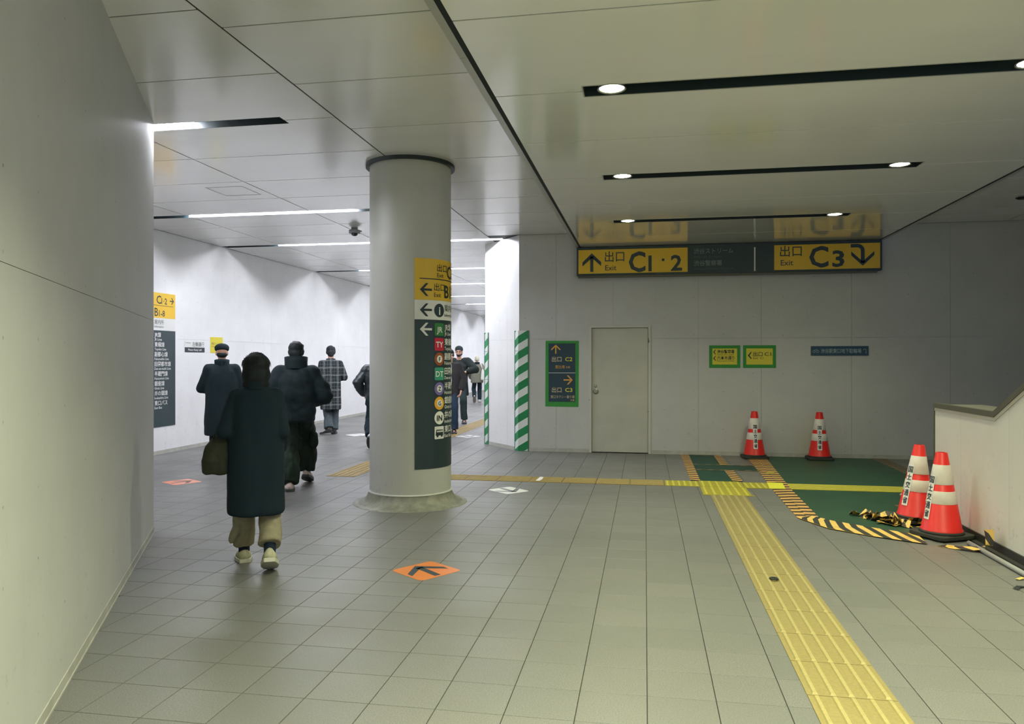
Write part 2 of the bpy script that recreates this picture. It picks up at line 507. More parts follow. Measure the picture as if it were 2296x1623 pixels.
# lowered ceiling
CX0, CX1 = -1.03, 3.52
CS = [(-0.41, 2.53, y) for y in (-2.36, 0.14, 2.64, 5.14, 7.60, 10.06)]
holesC = [(a, y - 0.1, b, y + 0.1) for a, b, y in CS]
ceilC = deck('ceiling_lowered', CX0 - 0.035, -4.1, CX1 + 0.035, 12.34, ZC + 0.0055, holesC, M_DARK)
MB().box(CX0 - 0.045, -4.1, ZC + 0.004, CX0 - 0.03, 12.34, ZL).box(CX1 + 0.03, -4.1, ZC + 0.004, CX1 + 0.045, 12.34, ZL).build('fascia', M_TRIM, ceilC)
for ya, yb in ((-4.1, 1.9), (1.9, 4.45), (4.45, 7.6), (7.6, 12.34)):
    MB().box(CX0 - 0.078, ya + .003, ZC + 0.003, CX0 - 0.030, yb - .003, ZC + 0.012).build('edge_trim', M_TRIM, ceilC)
    MB().box(CX1 + 0.030, ya + .003, ZC + 0.003, CX1 + 0.078, yb - .003, ZC + 0.012).build('edge_trim', M_TRIM, ceilC)
ysc = [-3.61, -2.36, -1.11, 0.14, 1.39, 2.64, 3.95, 5.14, 6.30, 7.60, 8.90, 10.06, 11.25, 12.33]
panel_field(ceilC, ZC, [CX0, CX1], ysc, holesC, M_CEILC, g=0.007)
# high ceiling on the stair side
ceilR = deck('ceiling_stairs', CX1 + 0.1, 3.0, 6.75, 12.5, ZL + 0.0055, [], M_DARK)
panel_field(ceilR, ZL, [CX1 + 0.12, 5.3, 6.6], [3.0, 4.0, 5.0, 6.0, 7.1, 8.3, 9.45, 10.4, 11.3, 11.78, 12.35], [], M_CEIL)
for x, y in ((4.75, 10.62), (5.35, 10.72)):
    MB().lathe([(0.05, ZL - 0.02), (0.075, ZL - 0.004), (0.075, ZL)], 20).build('sprinkler_plate', M_DARK, ceilR, loc=(x, y, 0))
# inspection hatch outline
MB().box(-5.22, 8.30, ZL - 0.003, -5.208, 8.77, ZL).box(-4.752, 8.30, ZL - 0.003, -4.74, 8.77, ZL).box(-5.208, 8.30, ZL - 0.003, -4.752, 8.312, ZL).box(-5.208, 8.758, ZL - 0.003, -4.752, 8.77, ZL).build('hatch_frame', M_TRIM, ceilL)

# ------------------------------------------------------------------ lamps
words = ['nearest, at the end of the left wall', 'second, passing behind the column', 'third, reaching the white slanted wall',
         'fourth from the front', 'fifth from the front', 'sixth from the front', 'seventh from the front', 'third from the far end', 'second from the far end', 'last, by the far end wall']
for n, (x0, x1, y, a, b) in enumerate(SLOTS):
    t = empty('recessed_corridor_light', (x0, y, ZL))
    tag(t, 'white tube light in the corridor ceiling, ' + words[n], 'light', 'tube lights across the corridor ceiling')
    L = x1 - x0; D = 0.075
    MB().box(0, -HW, 0.0, L, -HW + 0.004, D).box(0, HW - 0.004, 0.0, L, HW, D).box(0, -HW, D, L, HW, D + 0.004).box(0, -HW, 0, 0.004, HW, D).box(L - 0.004, -HW, 0, L, HW, D).build('housing', M_SLOT, t)
    la, lb = a - x0, b - x0
    MB().box(la, -HW + 0.005, D - 0.012, lb, HW - 0.005, D - 0.004).box(la, -HW + 0.005, 0.004, lb, -HW + 0.008, D - 0.012).box(la, HW - 0.008, 0.004, lb, HW - 0.005, D - 0.012).build('reflector', M_REFL, t)
    k = max(1, round((lb - la) / 1.25)); seg = (lb - la) / k
    for q in range(k):
        MB().tube([(la + q * seg + 0.02, 0, 0.042), (la + (q + 1) * seg - 0.02, 0, 0.042)], 0.016, 10).build('lamp_tube', M_TUBE, t, smooth=True)
words = {-2.36: 'rearmost, behind the viewer', .14: 'straight above the viewer', 2.64: 'just outside the top edge', 5.14: 'nearest in view', 7.60: 'middle one', 10.06: 'nearest the exit sign'}
for (x0, x1, y) in CS:
    t = empty('slot_light', (x0, y, ZC))
    tag(t, 'black ceiling slot with white bulb at each end, ' + words[y], 'light', 'black slot lights in the lowered ceiling')
    L = x1 - x0; D = 0.12; h = 0.1
    MB().box(0, -h, 0.0, L, -h + 0.004, D).box(0, h - 0.004, 0, L, h, D).box(0, -h, D, L, h, D + 0.004).box(0, -h, 0, 0.004, h, D).box(L - 0.004, -h, 0, L, h, D).build('housing', M_SLOT, t)
    MB().box(-0.008, -h - 0.008, -0.003, L + 0.008, -h, 0.0).box(-0.008, h, -0.003, L + 0.008, h + 0.008, 0).box(-0.008, -h, -0.003, 0, h, 0).box(L, -h, -0.003, L + 0.008, h, 0).build('rim', M_TRIM, t)
    for bx in (0.19, L - 0.18):
        r = MB().lathe([(0.04, 0.09), (0.085, 0.03), (0.098, 0.004), (0.098, 0.0), (0.088, 0.0), (0.080, 0.012), (0.035, 0.075)], 24, cap=False).build('bulb_reflector', M_CHROME, t, loc=(bx, -0.02, -0.004), smooth=True)
        ld = bpy.data.lights.new('flood_beam', 'SPOT'); ld.energy = SPOT_W * ({-2.36: 5.0, 0.14: 4.2, 2.64: 1.9, 5.14: 0.95, 7.60: 0.7, 10.06: 0.42}[y]); ld.color = BULB_C; ld.spot_size = math.radians(128); ld.spot_blend = 0.7; ld.shadow_soft_size = 0.07
        lo = link(bpy.data.objects.new('flood_beam', ld), r); lo.location = (0, 0, -0.012)
        MB().lathe([(0.002, -0.004), (0.05, -0.001), (0.086, 0.008), (0.086, 0.012)], 24).build('bulb_lens', M_BULB, r, smooth=True)

# ------------------------------------------------------------------ round column with its wayfinding board
CC = (-2.474, 7.768); CR = 0.432
M_COL = wall_mat('column paint', (190, 190, 182), dots=False, rough=0.42)
colm = MB().lathe([(CR, 0.10), (CR, 0.4), (CR, 1.2), (CR, 2.4), (CR, ZL)], 72).build('column', M_COL, loc=(CC[0], CC[1], 0))
autosmooth(colm, 1.0)
tag(colm, 'thick round off-white column with a wrapped wayfinding board', 'column')
M_FLARE = mat('grey cement flare', (128, 128, 114), 0.5, 0.5, 0.25, 14.0, 0.4)
prof = [(0.605, 0.0), (0.60, 0.006), (0.56, 0.010), (0.545, 0.02), (0.50, 0.04), (0.465, 0.07), (0.447, 0.11), (0.440, 0.135), (CR - 0.01, 0.137)]
autosmooth(MB().lathe(prof, 64).build('base_flare', M_FLARE, colm), 1.0)
MB().lathe([(0.447, 0.130), (0.437, 0.143), (CR - 0.01, 0.144)], 64, cap=False).build('sealant_ring', M_COL, colm, smooth=True)
autosmooth(MB().lathe([(CR + 0.002, ZL - 0.035), (0.473, ZL - 0.035), (0.473, ZL), (CR + 0.002, ZL)], 64, cap=False).build('ceiling_collar', M_SLOT, colm), 0.6)

PH0 = math.radians(-67.0)
def colmap(off):
    def f(s, z):
        a = PH0 + s / CR
        return ((CR + off) * math.cos(a), (CR + off) * math.sin(a), z)
    f.step = 0.016
    return f
board = empty('column_sign', (CC[0], CC[1], 0))
tag(board, 'tall yellow, white and dark wayfinding board wrapped around the round column', 'sign')
def band(name, z0, z1, m, w=1.02):
    n = 30; v = []; F = []
    for k in range(n + 1):
        s = w * k / n
        v += [colmap(0.003)(s, z0), colmap(0.003)(s, z1), colmap(0.0)(s, z0), colmap(0.0)(s, z1)]
    for k in range(n):
        a = 4 * k; b = a + 4
        F += [(a, b, b + 1, a + 1), (a, a + 2, b + 2, b), (a + 1, b + 1, b + 3, a + 3)]
    me = bpy.data.meshes.new(name); me.from_pydata(v, [], F); me.materials.append(m)
    return link(bpy.data.objects.new(name, me), board)
by = band('yellow_panel', 2.13, 2.555, M_SIGNY); bw = band('white_panel', 1.93, 2.129, M_SIGNW); bd = band('dark_panel', 0.40, 1.929, M_SIGND)
cf = colmap(0.0055); cf2 = colmap(0.0075)
JG = lin
def icon(kind, z, col, txt, tcol):
    m = mat('icon %s' % txt, col, 0.5); cx = 0.283
    if kind == 'sq': flat(bd, 'route_badge', [rrect(cx - .066, z - .066, cx + .066, z + .066, .016)], m, cf)
    else:
        flat(bd, 'route_badge', [disc(cx, z, .068)], m, cf)
    if kind == 'ring':
        flat(bd, 'route_badge', [disc(cx, z, .038)], M_SIGNW, cf2)
    h = .060 if kind != 'ring' else .044
    lettering(bd, txt, cx, z - h / 2, h, M_SIGNW if tcol == 'w' else M_PRINT, colmap(0.009), bold=.018, just='c')
rows = [(1.83, 'JR線', 'JR Lines', 'sq', (44, 120, 60), 'JR', 'w'), (1.677, '東横線', 'Toyoko Line', 'sq', (196, 34, 62), 'TY', 'w'),
        (1.525, '副都心線', 'Fukutoshin Line', 'ring', (150, 80, 38), 'F', 'd'), (1.372, '田園都市線', 'Den-en-toshi Line', 'sq', (58, 152, 122), 'DT', 'w'),
        (1.218, '半蔵門線', 'Hanzomon Line', 'ring', (118, 104, 168), 'Z', 'd'), (1.068, '銀座線', 'Ginza Line', 'ring', (232, 172, 44), 'G', 'd'),
        (0.917, '井の頭線', 'Inokashira Line', 'disc', (232, 232, 222), 'IN', 'd'), (0.767, '東口バス', 'East Bus', 'bus', (232, 232, 222), '', 'd')]
for z, jp, en, kind, col, txt, tc_ in rows:
    if kind == 'bus':
        flat(bd, 'bus_badge', [rrect(.217, z - .068, .349, z + .062, .01)], M_SIGNW, cf)
        flat(bd, 'bus_symbol', [[(.232, z - .032), (.336, z - .032), (.336, z + .026), (.240, z + .030), (.232, z)], disc(.255, z - .036, .013, 14), disc(.315, z - .036, .013, 14)], M_PRINT, cf2)
        flat(bd, 'bus_symbol', [rect(.244 + .018 * q, z + .002, .258 + .018 * q, z + .018) for q in range(5)], M_SIGNW, colmap(0.009))
    else:
        icon(kind, z, col, txt, tc_)
    lettering(bd, jp, .362, z - .002, .058, M_SIGNW, cf, bold=.012)
    lettering(bd, en, .362, z - .058, .036, M_SIGNW, cf, bold=.008)
flat(bd, 'arrow', arrow(.119, 1.83, .132, 180, .17), M_SIGNW, cf)
flat(bw, 'arrow', arrow(.119, 2.028, .132, 180, .17), M_PRINT, cf)
flat(bw, 'info_badge', [disc(.283, 2.028, .07)], M_SIGND, cf)
lettering(bw, 'i', .283, 1.985, .085, M_SIGNW, cf2, bold=.03, just='c')
lettering(bw, '案内所', .362, 2.028, .058, M_PRINT, cf); lettering(bw, 'Information', .362, 1.968, .036, M_PRINT, cf)
flat(by, 'arrow', arrow(.119, 2.235, .132, 180, .17), M_PRINT, cf)
n = 12
flat(by, 'rule', [[(.05 + .92 * q / n, 2.343), (.05 + .92 * (q + 1) / n, 2.343), (.05 + .92 * (q + 1) / n, 2.352), (.05 + .92 * q / n, 2.352)] for q in range(n)], M_PRINT, cf)
lettering(by, '出口', .212, 2.235, .062, M_PRINT, cf, bold=.005); lettering(by, 'Exit', .212, 2.165, .046, M_PRINT, cf)
lettering(by, 'B1-8', .36, 2.165, .135, M_PRINT, cf, bold=.02)
lettering(by, '出口', .252, 2.435, .062, M_PRINT, cf, bold=.005); lettering(by, 'Exit', .252, 2.370, .046, M_PRINT, cf)
lettering(by, 'C1·2', .41, 2.372, .135, M_PRINT, cf, bold=.02)

# ------------------------------------------------------------------ flat signs on walls
def sign_root(name, loc, rz, label):
    t = empty(name, loc, rz); tag(t, label, 'sign'); return t
def plane(y):
    return lambda x, z: (x, y, z)
# board on the far corridor wall
t = sign_root('wall_wayfinding_sign', (-7.67, 10.30, 0), PI / 2, 'tall yellow and dark wayfinding board on the white corridor wall at left')
W = 1.03
p = MB().box(0, -0.008, 2.187, W, 0, 2.59).build('yellow_panel', M_SIGNY, t); q = MB().box(0, -0.008, 1.988, W, 0, 2.186).build('white_panel', M_SIGNW, t); r = MB().box(0, -0.008, 0.44, W, 0, 1.987).build('dark_panel', M_SIGND, t)
g = plane(-0.0095)
lettering(p, '出口', .28, 2.47, .055, M_PRINT, g); lettering(p, 'Exit', .28, 2.41, .04, M_PRINT, g)
lettering(p, 'C', .54, 2.415, .135, M_PRINT, g, bold=.012); lettering(p, '1·2', .665, 2.415, .10, M_PRINT, g, bold=.012)
flat(p, 'arrow', arrow(.935, 2.475, .11, 0, .16), M_PRINT, g); flat(p, 'rule', [rect(.06, 2.383, .97, 2.390)], M_PRINT, g)
lettering(p, 'B', .49, 2.215, .135, M_PRINT, g, bold=.012); lettering(p, '1-8', .60, 2.215, .10, M_PRINT, g, bold=.012)
lettering(q, '案内所', .49, 2.09, .058, M_PRINT, g); lettering(q, 'Information', .49, 2.03, .036, M_PRINT, g)
for k, (_, jp, en, *_r) in enumerate(rows):
    z = 1.885 - .156 * k
    lettering(r, jp, .49, z, .062, M_SIGNW, g, bold=.012); lettering(r, en, .49, z - .062, .042, M_SIGNW, g, bold=.008)
    flat(r, 'route_badge', [rrect(.34, z - .06, .46, z + .06)], M_SIGNW if k > 5 else mat('icon %s' % _r[2], _r[1]), g)
t = sign_root('keep_left_sign', (-7.67, 11.60, 0), PI / 2, 'small white notice with a black lower band, on the corridor wall')
p = MB().box(0, -0.004, 1.73, .58, 0, 1.835).build('white_panel', M_SIGNW, t); q = MB().box(0, -0.004, 1.645, .58, 0, 1.729).build('black_panel', M_PRINT, t)
lettering(p, '左側通行', .21, 1.75, .065, M_SIGND, plane(-.006)); flat(p, 'smudge_line', [rect(.02, 1.80, .17, 1.806)], M_SIGND, plane(-.006))
lettering(q, 'Please Keep Left', .09, 1.672, .036, M_SIGNW, plane(-.006), width=.40, bold=.01)
t = sign_root('yellow_wall_notice', (-7.67, 12.36, 0), PI / 2, 'square plain yellow notice on the corridor wall behind the man in a cap')
p = MB().box(0, -0.004, 1.64, .40, 0, 1.925).build('paper', M_SIGNY2, t)
lettering(p, '渋谷ストリーム→', .03, 1.79, .035, M_PRINT, plane(-.006), width=.34); lettering(p, 'Shibuya Stream', .03, 1.745, .022, M_PRINT, plane(-.006), width=.22)
# hanging exit sign
SX, SY = -1.09, 12.22
t = sign_root('hanging_exit_sign', (SX, SY, 0), 0, 'long dark exit sign under the lowered ceiling with two yellow panels')
L = 4.63; Z0, Z1 = 2.875, 3.333
MB().box(0, 0, Z0, L, 0.12, Z1).build('housing', M_SIGND, t, bevel=0.004)
MB().box(0.02, 0.015, Z0 - 0.03, L - 0.06, 0.10, Z0).build('under_tray', M_BLACKTRIM, t)
MB().box(0.3, 0.03, Z1, 0.5, 0.09, ZC + 0.003).box(L - 0.5, 0.03, Z1, L - 0.3, 0.09, ZC + 0.003).build('hanger', M_SIGND, t)
fy = -0.006
a = MB().box(0.03, fy, Z0 + 0.032, 1.755, 0, Z1 - 0.042).build('yellow_panel', M_SIGNY, t); b = MB().box(3.065, fy, Z0 + 0.032, L - 0.03, 0, Z1 - 0.042).build('yellow_panel', M_SIGNY, t)
g = plane(fy - 0.002)
flat(a, 'arrow', arrow(.245, 3.085, .30, 90, .17), M_SIGND, g)
lettering(a, '出口', .455, 3.105, .135, M_SIGND, g, width=.31, bold=.006); lettering(a, 'Exit', .46, 2.955, .088, M_SIGND, g, bold=.006)
lettering(a, 'C', .835, 2.930, .325, M_SIGND, g, width=.265, bold=.025); lettering(a, '1', 1.145, 2.935, .25, M_SIGND, g, bold=.025)
flat(a, 'dot', [rect(1.355, 3.085, 1.395, 3.125)], M_SIGND, g); lettering(a, '2', 1.495, 2.935, .25, M_SIGND, g, width=.175, bold=.025)
lettering(b, '出口', 3.15, 3.125, .135, M_SIGND, g, width=.32, bold=.006); lettering(b, 'Exit', 3.16, 2.975, .09, M_SIGND, g, bold=.006)
lettering(b, 'C', 3.58, 2.945, .325, M_SIGND, g, width=.28, bold=.025); lettering(b, '3', 3.915, 2.945, .25, M_SIGND, g, width=.175, bold=.025)
def bent_arrow(x, z):
    out = []; R0, R1 = .05, .105
    out.append(rect(x - .02, z + .235, x + .075, z + .29)); n = 8
    cx, cz = x + .075, z + .185
    for k in range(n):
        a0 = PI / 2 * (1 - k / n); a1 = PI / 2 * (1 - (k + 1) / n)
        out.append([(cx + R0 * math.cos(a0), cz + R0 * math.sin(a0)), (cx + R1 * math.cos(a0), cz + R1 * math.sin(a0)), (cx + R1 * math.cos(a1), cz + R1 * math.sin(a1)), (cx + R0 * math.cos(a1), cz + R0 * math.sin(a1))])
    sx = cx + (R0 + R1) / 2
    out.append(rect(sx - .0275, z + .0, sx + .0275, z + .185))
    for s in (-1, 1):
        out.append([(sx, z - .045), (sx + s * .165, z + .115), (sx + s * .165, z + .175), (sx, z + .02)])
    return out
flat(b, 'arrow', bent_arrow(4.20, 2.992), M_SIGND, g)
M_FAINT = mat('faint print', (126, 140, 138), 0.5)
lettering(t, '渋谷ストリーム', 1.85, 3.195, .068, M_FAINT, plane(-.002), width=.60); lettering(t, 'Shibuya Stream', 1.85, 3.125, .034, mat('fainter print', (78, 94, 94)), plane(-.002), width=.43)
lettering(t, '渋谷警察署', 1.85, 3.005, .068, M_FAINT, plane(-.002), width=.43); lettering(t, 'Shibuya Police Station', 1.85, 2.935, .034, mat('fainter print', (78, 94, 94)), plane(-.002), width=.60)
flat(t, 'divider', [rect(2.765, 2.90, 2.785, 3.27)], M_SIGNW, plane(-.002))
# taped portrait sign beside the door
YW = 12.36
t = sign_root('taped_exit_sign', (-1.626, YW, 0), 0, 'portrait dark sign with orange arrows, green tape edges, left of the door')
MB().box(0.0, -.003, .745, .55, 0, 1.83).build('tape_border', M_GTAPE, t, rot=(0, 0.006, 0))
p = MB().box(.06, -.006, .825, .502, -.003, 1.785).build('dark_panel', mat('navy print', (28, 56, 70), .5), t)
M_OR = mat('orange print', (224, 164, 74), 0.5); M_PALE = mat('pale print', (206, 186, 150), .5)
g = plane(-.0085)
flat(p, 'arrow', arrow(.18, 1.69, .15, 90, .13), M_OR, g); flat(p, 'arrow', arrow(.385, 1.185, .15, 0, .13), M_OR, g)
lettering(p, '出口', .115, 1.49, .07, M_PALE, g, width=.16, bold=.01); lettering(p, 'C2', .335, 1.495, .066, M_SIGNY2, g, width=.12, bold=.015); lettering(p, '恵比寿', .17, 1.375, .045, M_OR, g, width=.16); lettering(p, '方面', .345, 1.38, .028, M_OR, g, width=.07)
flat(p, 'rule', [rect(.062, 1.297, .50, 1.304)], M_SIGNW, g)
lettering(p, '出口', .115, .985, .07, M_PALE, g, width=.16, bold=.01); lettering(p, 'C3', .335, .99, .066, M_SIGNY2, g, width=.12, bold=.015); lettering(p, '東口タクシー乗り場', .095, .885, .042, M_PALE, g, width=.395); lettering(p, '方面', .42, .838, .028, M_PALE, g, width=.07)
for x, wd, lab, lines in ((1.007, .479, 'small yellow notice framed in green tape, two arrows, right of the door', 2), (1.526, .499, 'small yellow notice framed in green tape reading C1', 1)):
    t = sign_root('taped_yellow_notice', (x, YW, 0), 0, lab)
    MB().box(0, -.003, 1.387, wd, 0, 1.745).build('tape_border', M_GTAPE, t, bevel=0.001)
    p = MB().box(.05, -.006, 1.44, wd - .05, -.003, 1.695).build('paper', M_SIGNY2, t)
    def chev(cx, cz, h): return [[(cx - h * .6, cz), (cx + h * .25, cz + h), (cx + h * .55, cz + h), (cx - h * .15, cz)], [(cx - h * .6, cz), (cx - h * .15, cz), (cx + h * .55, cz - h), (cx + h * .25, cz - h)]]
    if lines == 2:
        for zz, a_, e_ in ((1.635, '渋谷警察署', 'Shibuya police station'), (1.535, '六本木通り', 'Roppongi-dori Street')):
            flat(p, 'arrow', chev(.085, zz + .005, .038), M_PRINT, g); lettering(p, a_, .122, zz - .012, .046, M_PRINT, g, width=.265, bold=.015); lettering(p, e_, .122, zz - .045, .018, M_PRINT, g, width=.255)
    else:
        flat(p, 'arrow', chev(.105, 1.585, .055), M_PRINT, g); lettering(p, '出口', .155, 1.575, .058, M_PRINT, g, width=.14, bold=.008); lettering(p, 'C1', .325, 1.58, .055, M_PRINT, g, width=.10, bold=.008); lettering(p, 'Exit  C1', .155, 1.528, .03, M_PRINT, g, width=.15)
t = sign_root('bicycle_parking_sign', (2.543, YW, 0), 0, 'narrow dark blue sign with a bicycle symbol on the back wall')
p = MB().box(0, -.012, 1.582, .839, 0, 1.728).build('blue_panel', mat('blue sign', (34, 70, 92), .5), t)
g = plane(-.0145); M_BLP = mat('pale blue print', (150, 168, 172), .5)
lettering(p, '渋谷駅東口地下駐輪場', .145, 1.625, .056, M_BLP, g, width=.59, bold=.01)
def ring(cx, cz, r0, r1, n=16, a0=0, a1=2 * PI):
    return [[(cx + r0 * math.cos(a0 + (a1 - a0) * k / n), cz + r0 * math.sin(a0 + (a1 - a0) * k / n)), (cx + r1 * math.cos(a0 + (a1 - a0) * k / n), cz + r1 * math.sin(a0 + (a1 - a0) * k / n)),
             (cx + r1 * math.cos(a0 + (a1 - a0) * (k + 1) / n), cz + r1 * math.sin(a0 + (a1 - a0) * (k + 1) / n)), (cx + r0 * math.cos(a0 + (a1 - a0) * (k + 1) / n), cz + r0 * math.sin(a0 + (a1 - a0) * (k + 1) / n))] for k in range(n)]
flat(p, 'bicycle_symbol', ring(.045, 1.645, .016, .022) + ring(.098, 1.645, .016, .022) + [[(.045, 1.645), (.062, 1.675), (.066, 1.673), (.05, 1.643)], [(.062, 1.675), (.088, 1.675), (.088, 1.670), (.062, 1.670)], [(.098, 1.645), (.086, 1.682), (.081, 1.682), (.094, 1.645)]], M_BLP, g)
flat(p, 'arrow', ring(.785, 1.665, .014, .022, 12, 0, PI * 1.1) + [rect(.799, 1.62, .807, 1.665), [(.79, 1.632), (.803, 1.612), (.816, 1.632)]], M_BLP, g)

# ------------------------------------------------------------------ steel door
def chip_mat():
    m = bpy.data.materials.new('chipped frame paint'); m.use_nodes = True
    k = NT(m); b = m.node_tree.nodes['Principled BSDF']; tc = k.n('ShaderNodeTexCoord')
    nz = k.n('ShaderNodeTexNoise', i_Scale=4.0, i_Detail=4.0); k.l(tc.outputs['Object'], nz.inputs['Vector'])
    k.l(k.mix(k.ramp(nz.outputs[0], 0.60, 0.62), lin((196, 195, 184)), lin((96, 96, 84))), b.inputs['Base Color']); b.inputs['Roughness'].default_value = .5
    return m
dr = empty('door_1', (-0.898, YW, 0)); tag(dr, kind='structure')
MB().box(0, -.012, 0, .04, .11, 2.074).box(.95, -.012, 0, .99, .11, 2.074).box(.04, -.012, 2.038, .95, .11, 2.074).build('door_frame', chip_mat(), dr, bevel=.002)
lf = MB().box(.044, .02, .012, .946, .06, 2.034).build('door_leaf', mat('door paint', (186, 185, 172), .45, .4, .06, 3.0, .03), dr, bevel=.003)
MB().lathe([(.0, .0), (.026, .0), (.026, .006), (.019, .009), (.017, .004), (.0, .004)], 24, cap=False).build('key_cylinder', M_CHROME, lf, loc=(.102, .02, 1.09), rot=(PI / 2, 0, 0))
MB().lathe([(0, 0), (.045, 0), (.045, .007), (.034, .012), (.030, .004), (0, .004)], 28, cap=False).build('handle_rose', M_CHROME, lf, loc=(.105, .02, 1.0), rot=(PI / 2, 0, 0))
MB().box(-.006, -.002, -.028, .006, .012, .028).build('turn_ring', M_CHROME, lf, loc=(.105, .006, 1.0), rot=(0, .3, 0), bevel=.002)

# ------------------------------------------------------------------ striped green edge guards on the white corner
def stripe_mat(name, c0, c1, period, slope, duty=.5, rough=.45, wear=0.0, uvs=True):
    m = bpy.data.materials.new(name); m.use_nodes = True
    k = NT(m); b = m.node_tree.nodes['Principled BSDF']
    uv = k.n('ShaderNodeUVMap'); sp = k.n('ShaderNodeSeparateXYZ'); k.l(uv.outputs[0], sp.inputs[0])
    v = k.math('FRACT', k.math('DIVIDE', k.math('ADD', sp.outputs[0], k.math('MULTIPLY', sp.outputs[1], slope)), period))
    s = k.math('LESS_THAN', v, duty)
    col = k.mix(s, lin(c0), lin(c1))
    if wear:
        tc = k.n('ShaderNodeTexCoord'); nz = k.n('ShaderNodeTexNoise', i_Scale=12.0, i_Detail=5.0); k.l(tc.outputs['Object'], nz.inputs['Vector'])
        col = k.mix(k.math('MULTIPLY', k.ramp(nz.outputs[0], .55, .7), wear), col, lin((90, 84, 66)))
    k.l(col, b.inputs['Base Color']); b.inputs['Roughness'].default_value = rough
    return m
M_GSTR = stripe_mat('green and white guard stripes', (26, 128, 76), (222, 226, 222), .262, -.60, .48, .4)
M_GTRIM = mat('green guard edge', (32, 112, 72), .5)
M_HAZ = stripe_mat('yellow black hazard tape', (38, 42, 40), (220, 182, 96), .150, -.60, .5, .5, .35)
M_HAZF = stripe_mat('faded hazard tape', (60, 60, 52), (122, 104, 70), .165, .6, .5, .6, .5)
M_HAZP = stripe_mat('lengthwise hazard tape rows', (60, 44, 34), (206, 162, 90), .165, .35, .52, .55, .3)
def ribbon(name, left, right, m, parent=None, z=0.003, us=None):
    """strip between two polylines of 2-D or 3-D points, UV u along (metres) v across"""
    A = [Vector(p if len(p) == 3 else (p[0], p[1], z)) for p in left]; B = [Vector(p if len(p) == 3 else (p[0], p[1], z)) for p in right]
    me = bpy.data.meshes.new(name); v = []; F = []; T = Vector((0, 0, .0022))
    u = [0.0]
    for k in range(1, len(A)): u.append(u[-1] + (((A[k] - A[k - 1]).length) + (B[k] - B[k - 1]).length) / 2)
    for a, b in zip(A, B): v += [tuple(a), tuple(b), tuple(a - T), tuple(b - T)]
    uvs = []
    for k in range(len(A) - 1):
        i = 4 * k; j = i + 4; wd = (A[0] - B[0]).length
        F.append((i, i + 1, j + 1, j)); uvs += [(u[k], wd), (u[k], 0), (u[k + 1], 0), (u[k + 1], wd)]
        for q in ((i, j, j + 2, i + 2), (i + 1, i + 3, j + 3, j + 1)):
            F.append(q); uvs += [(u[k], 0)] * 4
    me.from_pydata(v, [], F)
    l = me.uv_layers.new(name='UVMap')
    for d, c in zip(l.data, uvs): d.uv = c
    me.materials.append(m)
    return link(bpy.data.objects.new(name, me), parent)
e = Vector((-2.06, 12.36)); e2 = Vector((-2.835, 13.30)); dv = (e2 - e).normalized(); nv = Vector((-dv.y, dv.x)) * -1
nv = Vector((-0.94, -0.775)).normalized()
for nm, lab, path in (('corner_guard', 'green and white striped edge guard on the outer corner near the door', [e + dv * .13 + nv * .008, e + nv * .008 + Vector((-.004, -.006)), e + Vector((.165, -.008))]),
                      ('corner_guard', 'narrow green and white striped edge guard at the far edge of the white corner wall', [e2 + nv * .008 + dv * .01, e2 - dv * .14 + nv * .008])):
    t = empty(nm, (path[0].x, path[0].y, 0)); tag(t, lab, 'edge guard', 'striped guards on the white corner wall')
    o0 = Vector((path[0].x, path[0].y, 0)); H = 2.0
    v = []; F = []; uvs = []; u = 0
    for a, b in zip(path[:-1], path[1:]):
        l = (b - a).length; i = len(v)
        A = Vector((a.x, a.y, 0)) - o0; B = Vector((b.x, b.y, 0)) - o0
        nn = 30
        v += [(A.x, A.y, 0.004), (B.x, B.y, 0.004), (B.x, B.y, H), (A.x, A.y, H)]
        F.append((i, i + 1, i + 2, i + 3)); uvs += [(0, u), (0, u + l), (H, u + l), (H, u)]; u += l
    me = bpy.data.meshes.new('striped_cover'); me.from_pydata(v, [], F); ly = me.uv_layers.new(name='UVMap')
    for d, c in zip(ly.data, uvs): d.uv = c
    me.materials.append(M_GSTR)
    so = link(bpy.data.objects.new('striped_cover', me), t); md = so.modifiers.new('s', 'SOLIDIFY'); md.thickness = .006; md.offset = -1 if False else 0
    for a, sgn in ((path[0], 1), (path[-1], -1)):
        d0 = (path[1] - path[0]).normalized() if sgn > 0 else (path[-1] - path[-2]).normalized()
        b0 = a + d0 * .016 * sgn; P0 = Vector((a.x, a.y, 0)) - o0; P1 = Vector((b0.x, b0.y, 0)) - o0
        n2 = Vector((d0.y, -d0.x, 0)); n2 = n2 if n2.y < 0 else -n2
        mb = MB(); q = [P0, P1, P1 + n2 * .007, P0 + n2 * .007]; mb.prism([(p_.x, p_.y) for p_ in q], .004, H + .002).build('edge_strip', M_GTRIM, t)
    for zz in (.55, 1.16, 1.66):
        a, b = path[0], path[1]; A = Vector((a.x, a.y, 0)) - o0; B = Vector((b.x, b.y, 0)) - o0; n2 = Vector((nv.x, nv.y, 0)) * .005
        MB().prism([(A.x + n2.x * .6, A.y + n2.y * .6), (B.x + n2.x * .6, B.y + n2.y * .6), (B.x + n2.x, B.y + n2.y), (A.x + n2.x, A.y + n2.y)], zz, zz + .006).build('band_seam', M_GTRIM, t)

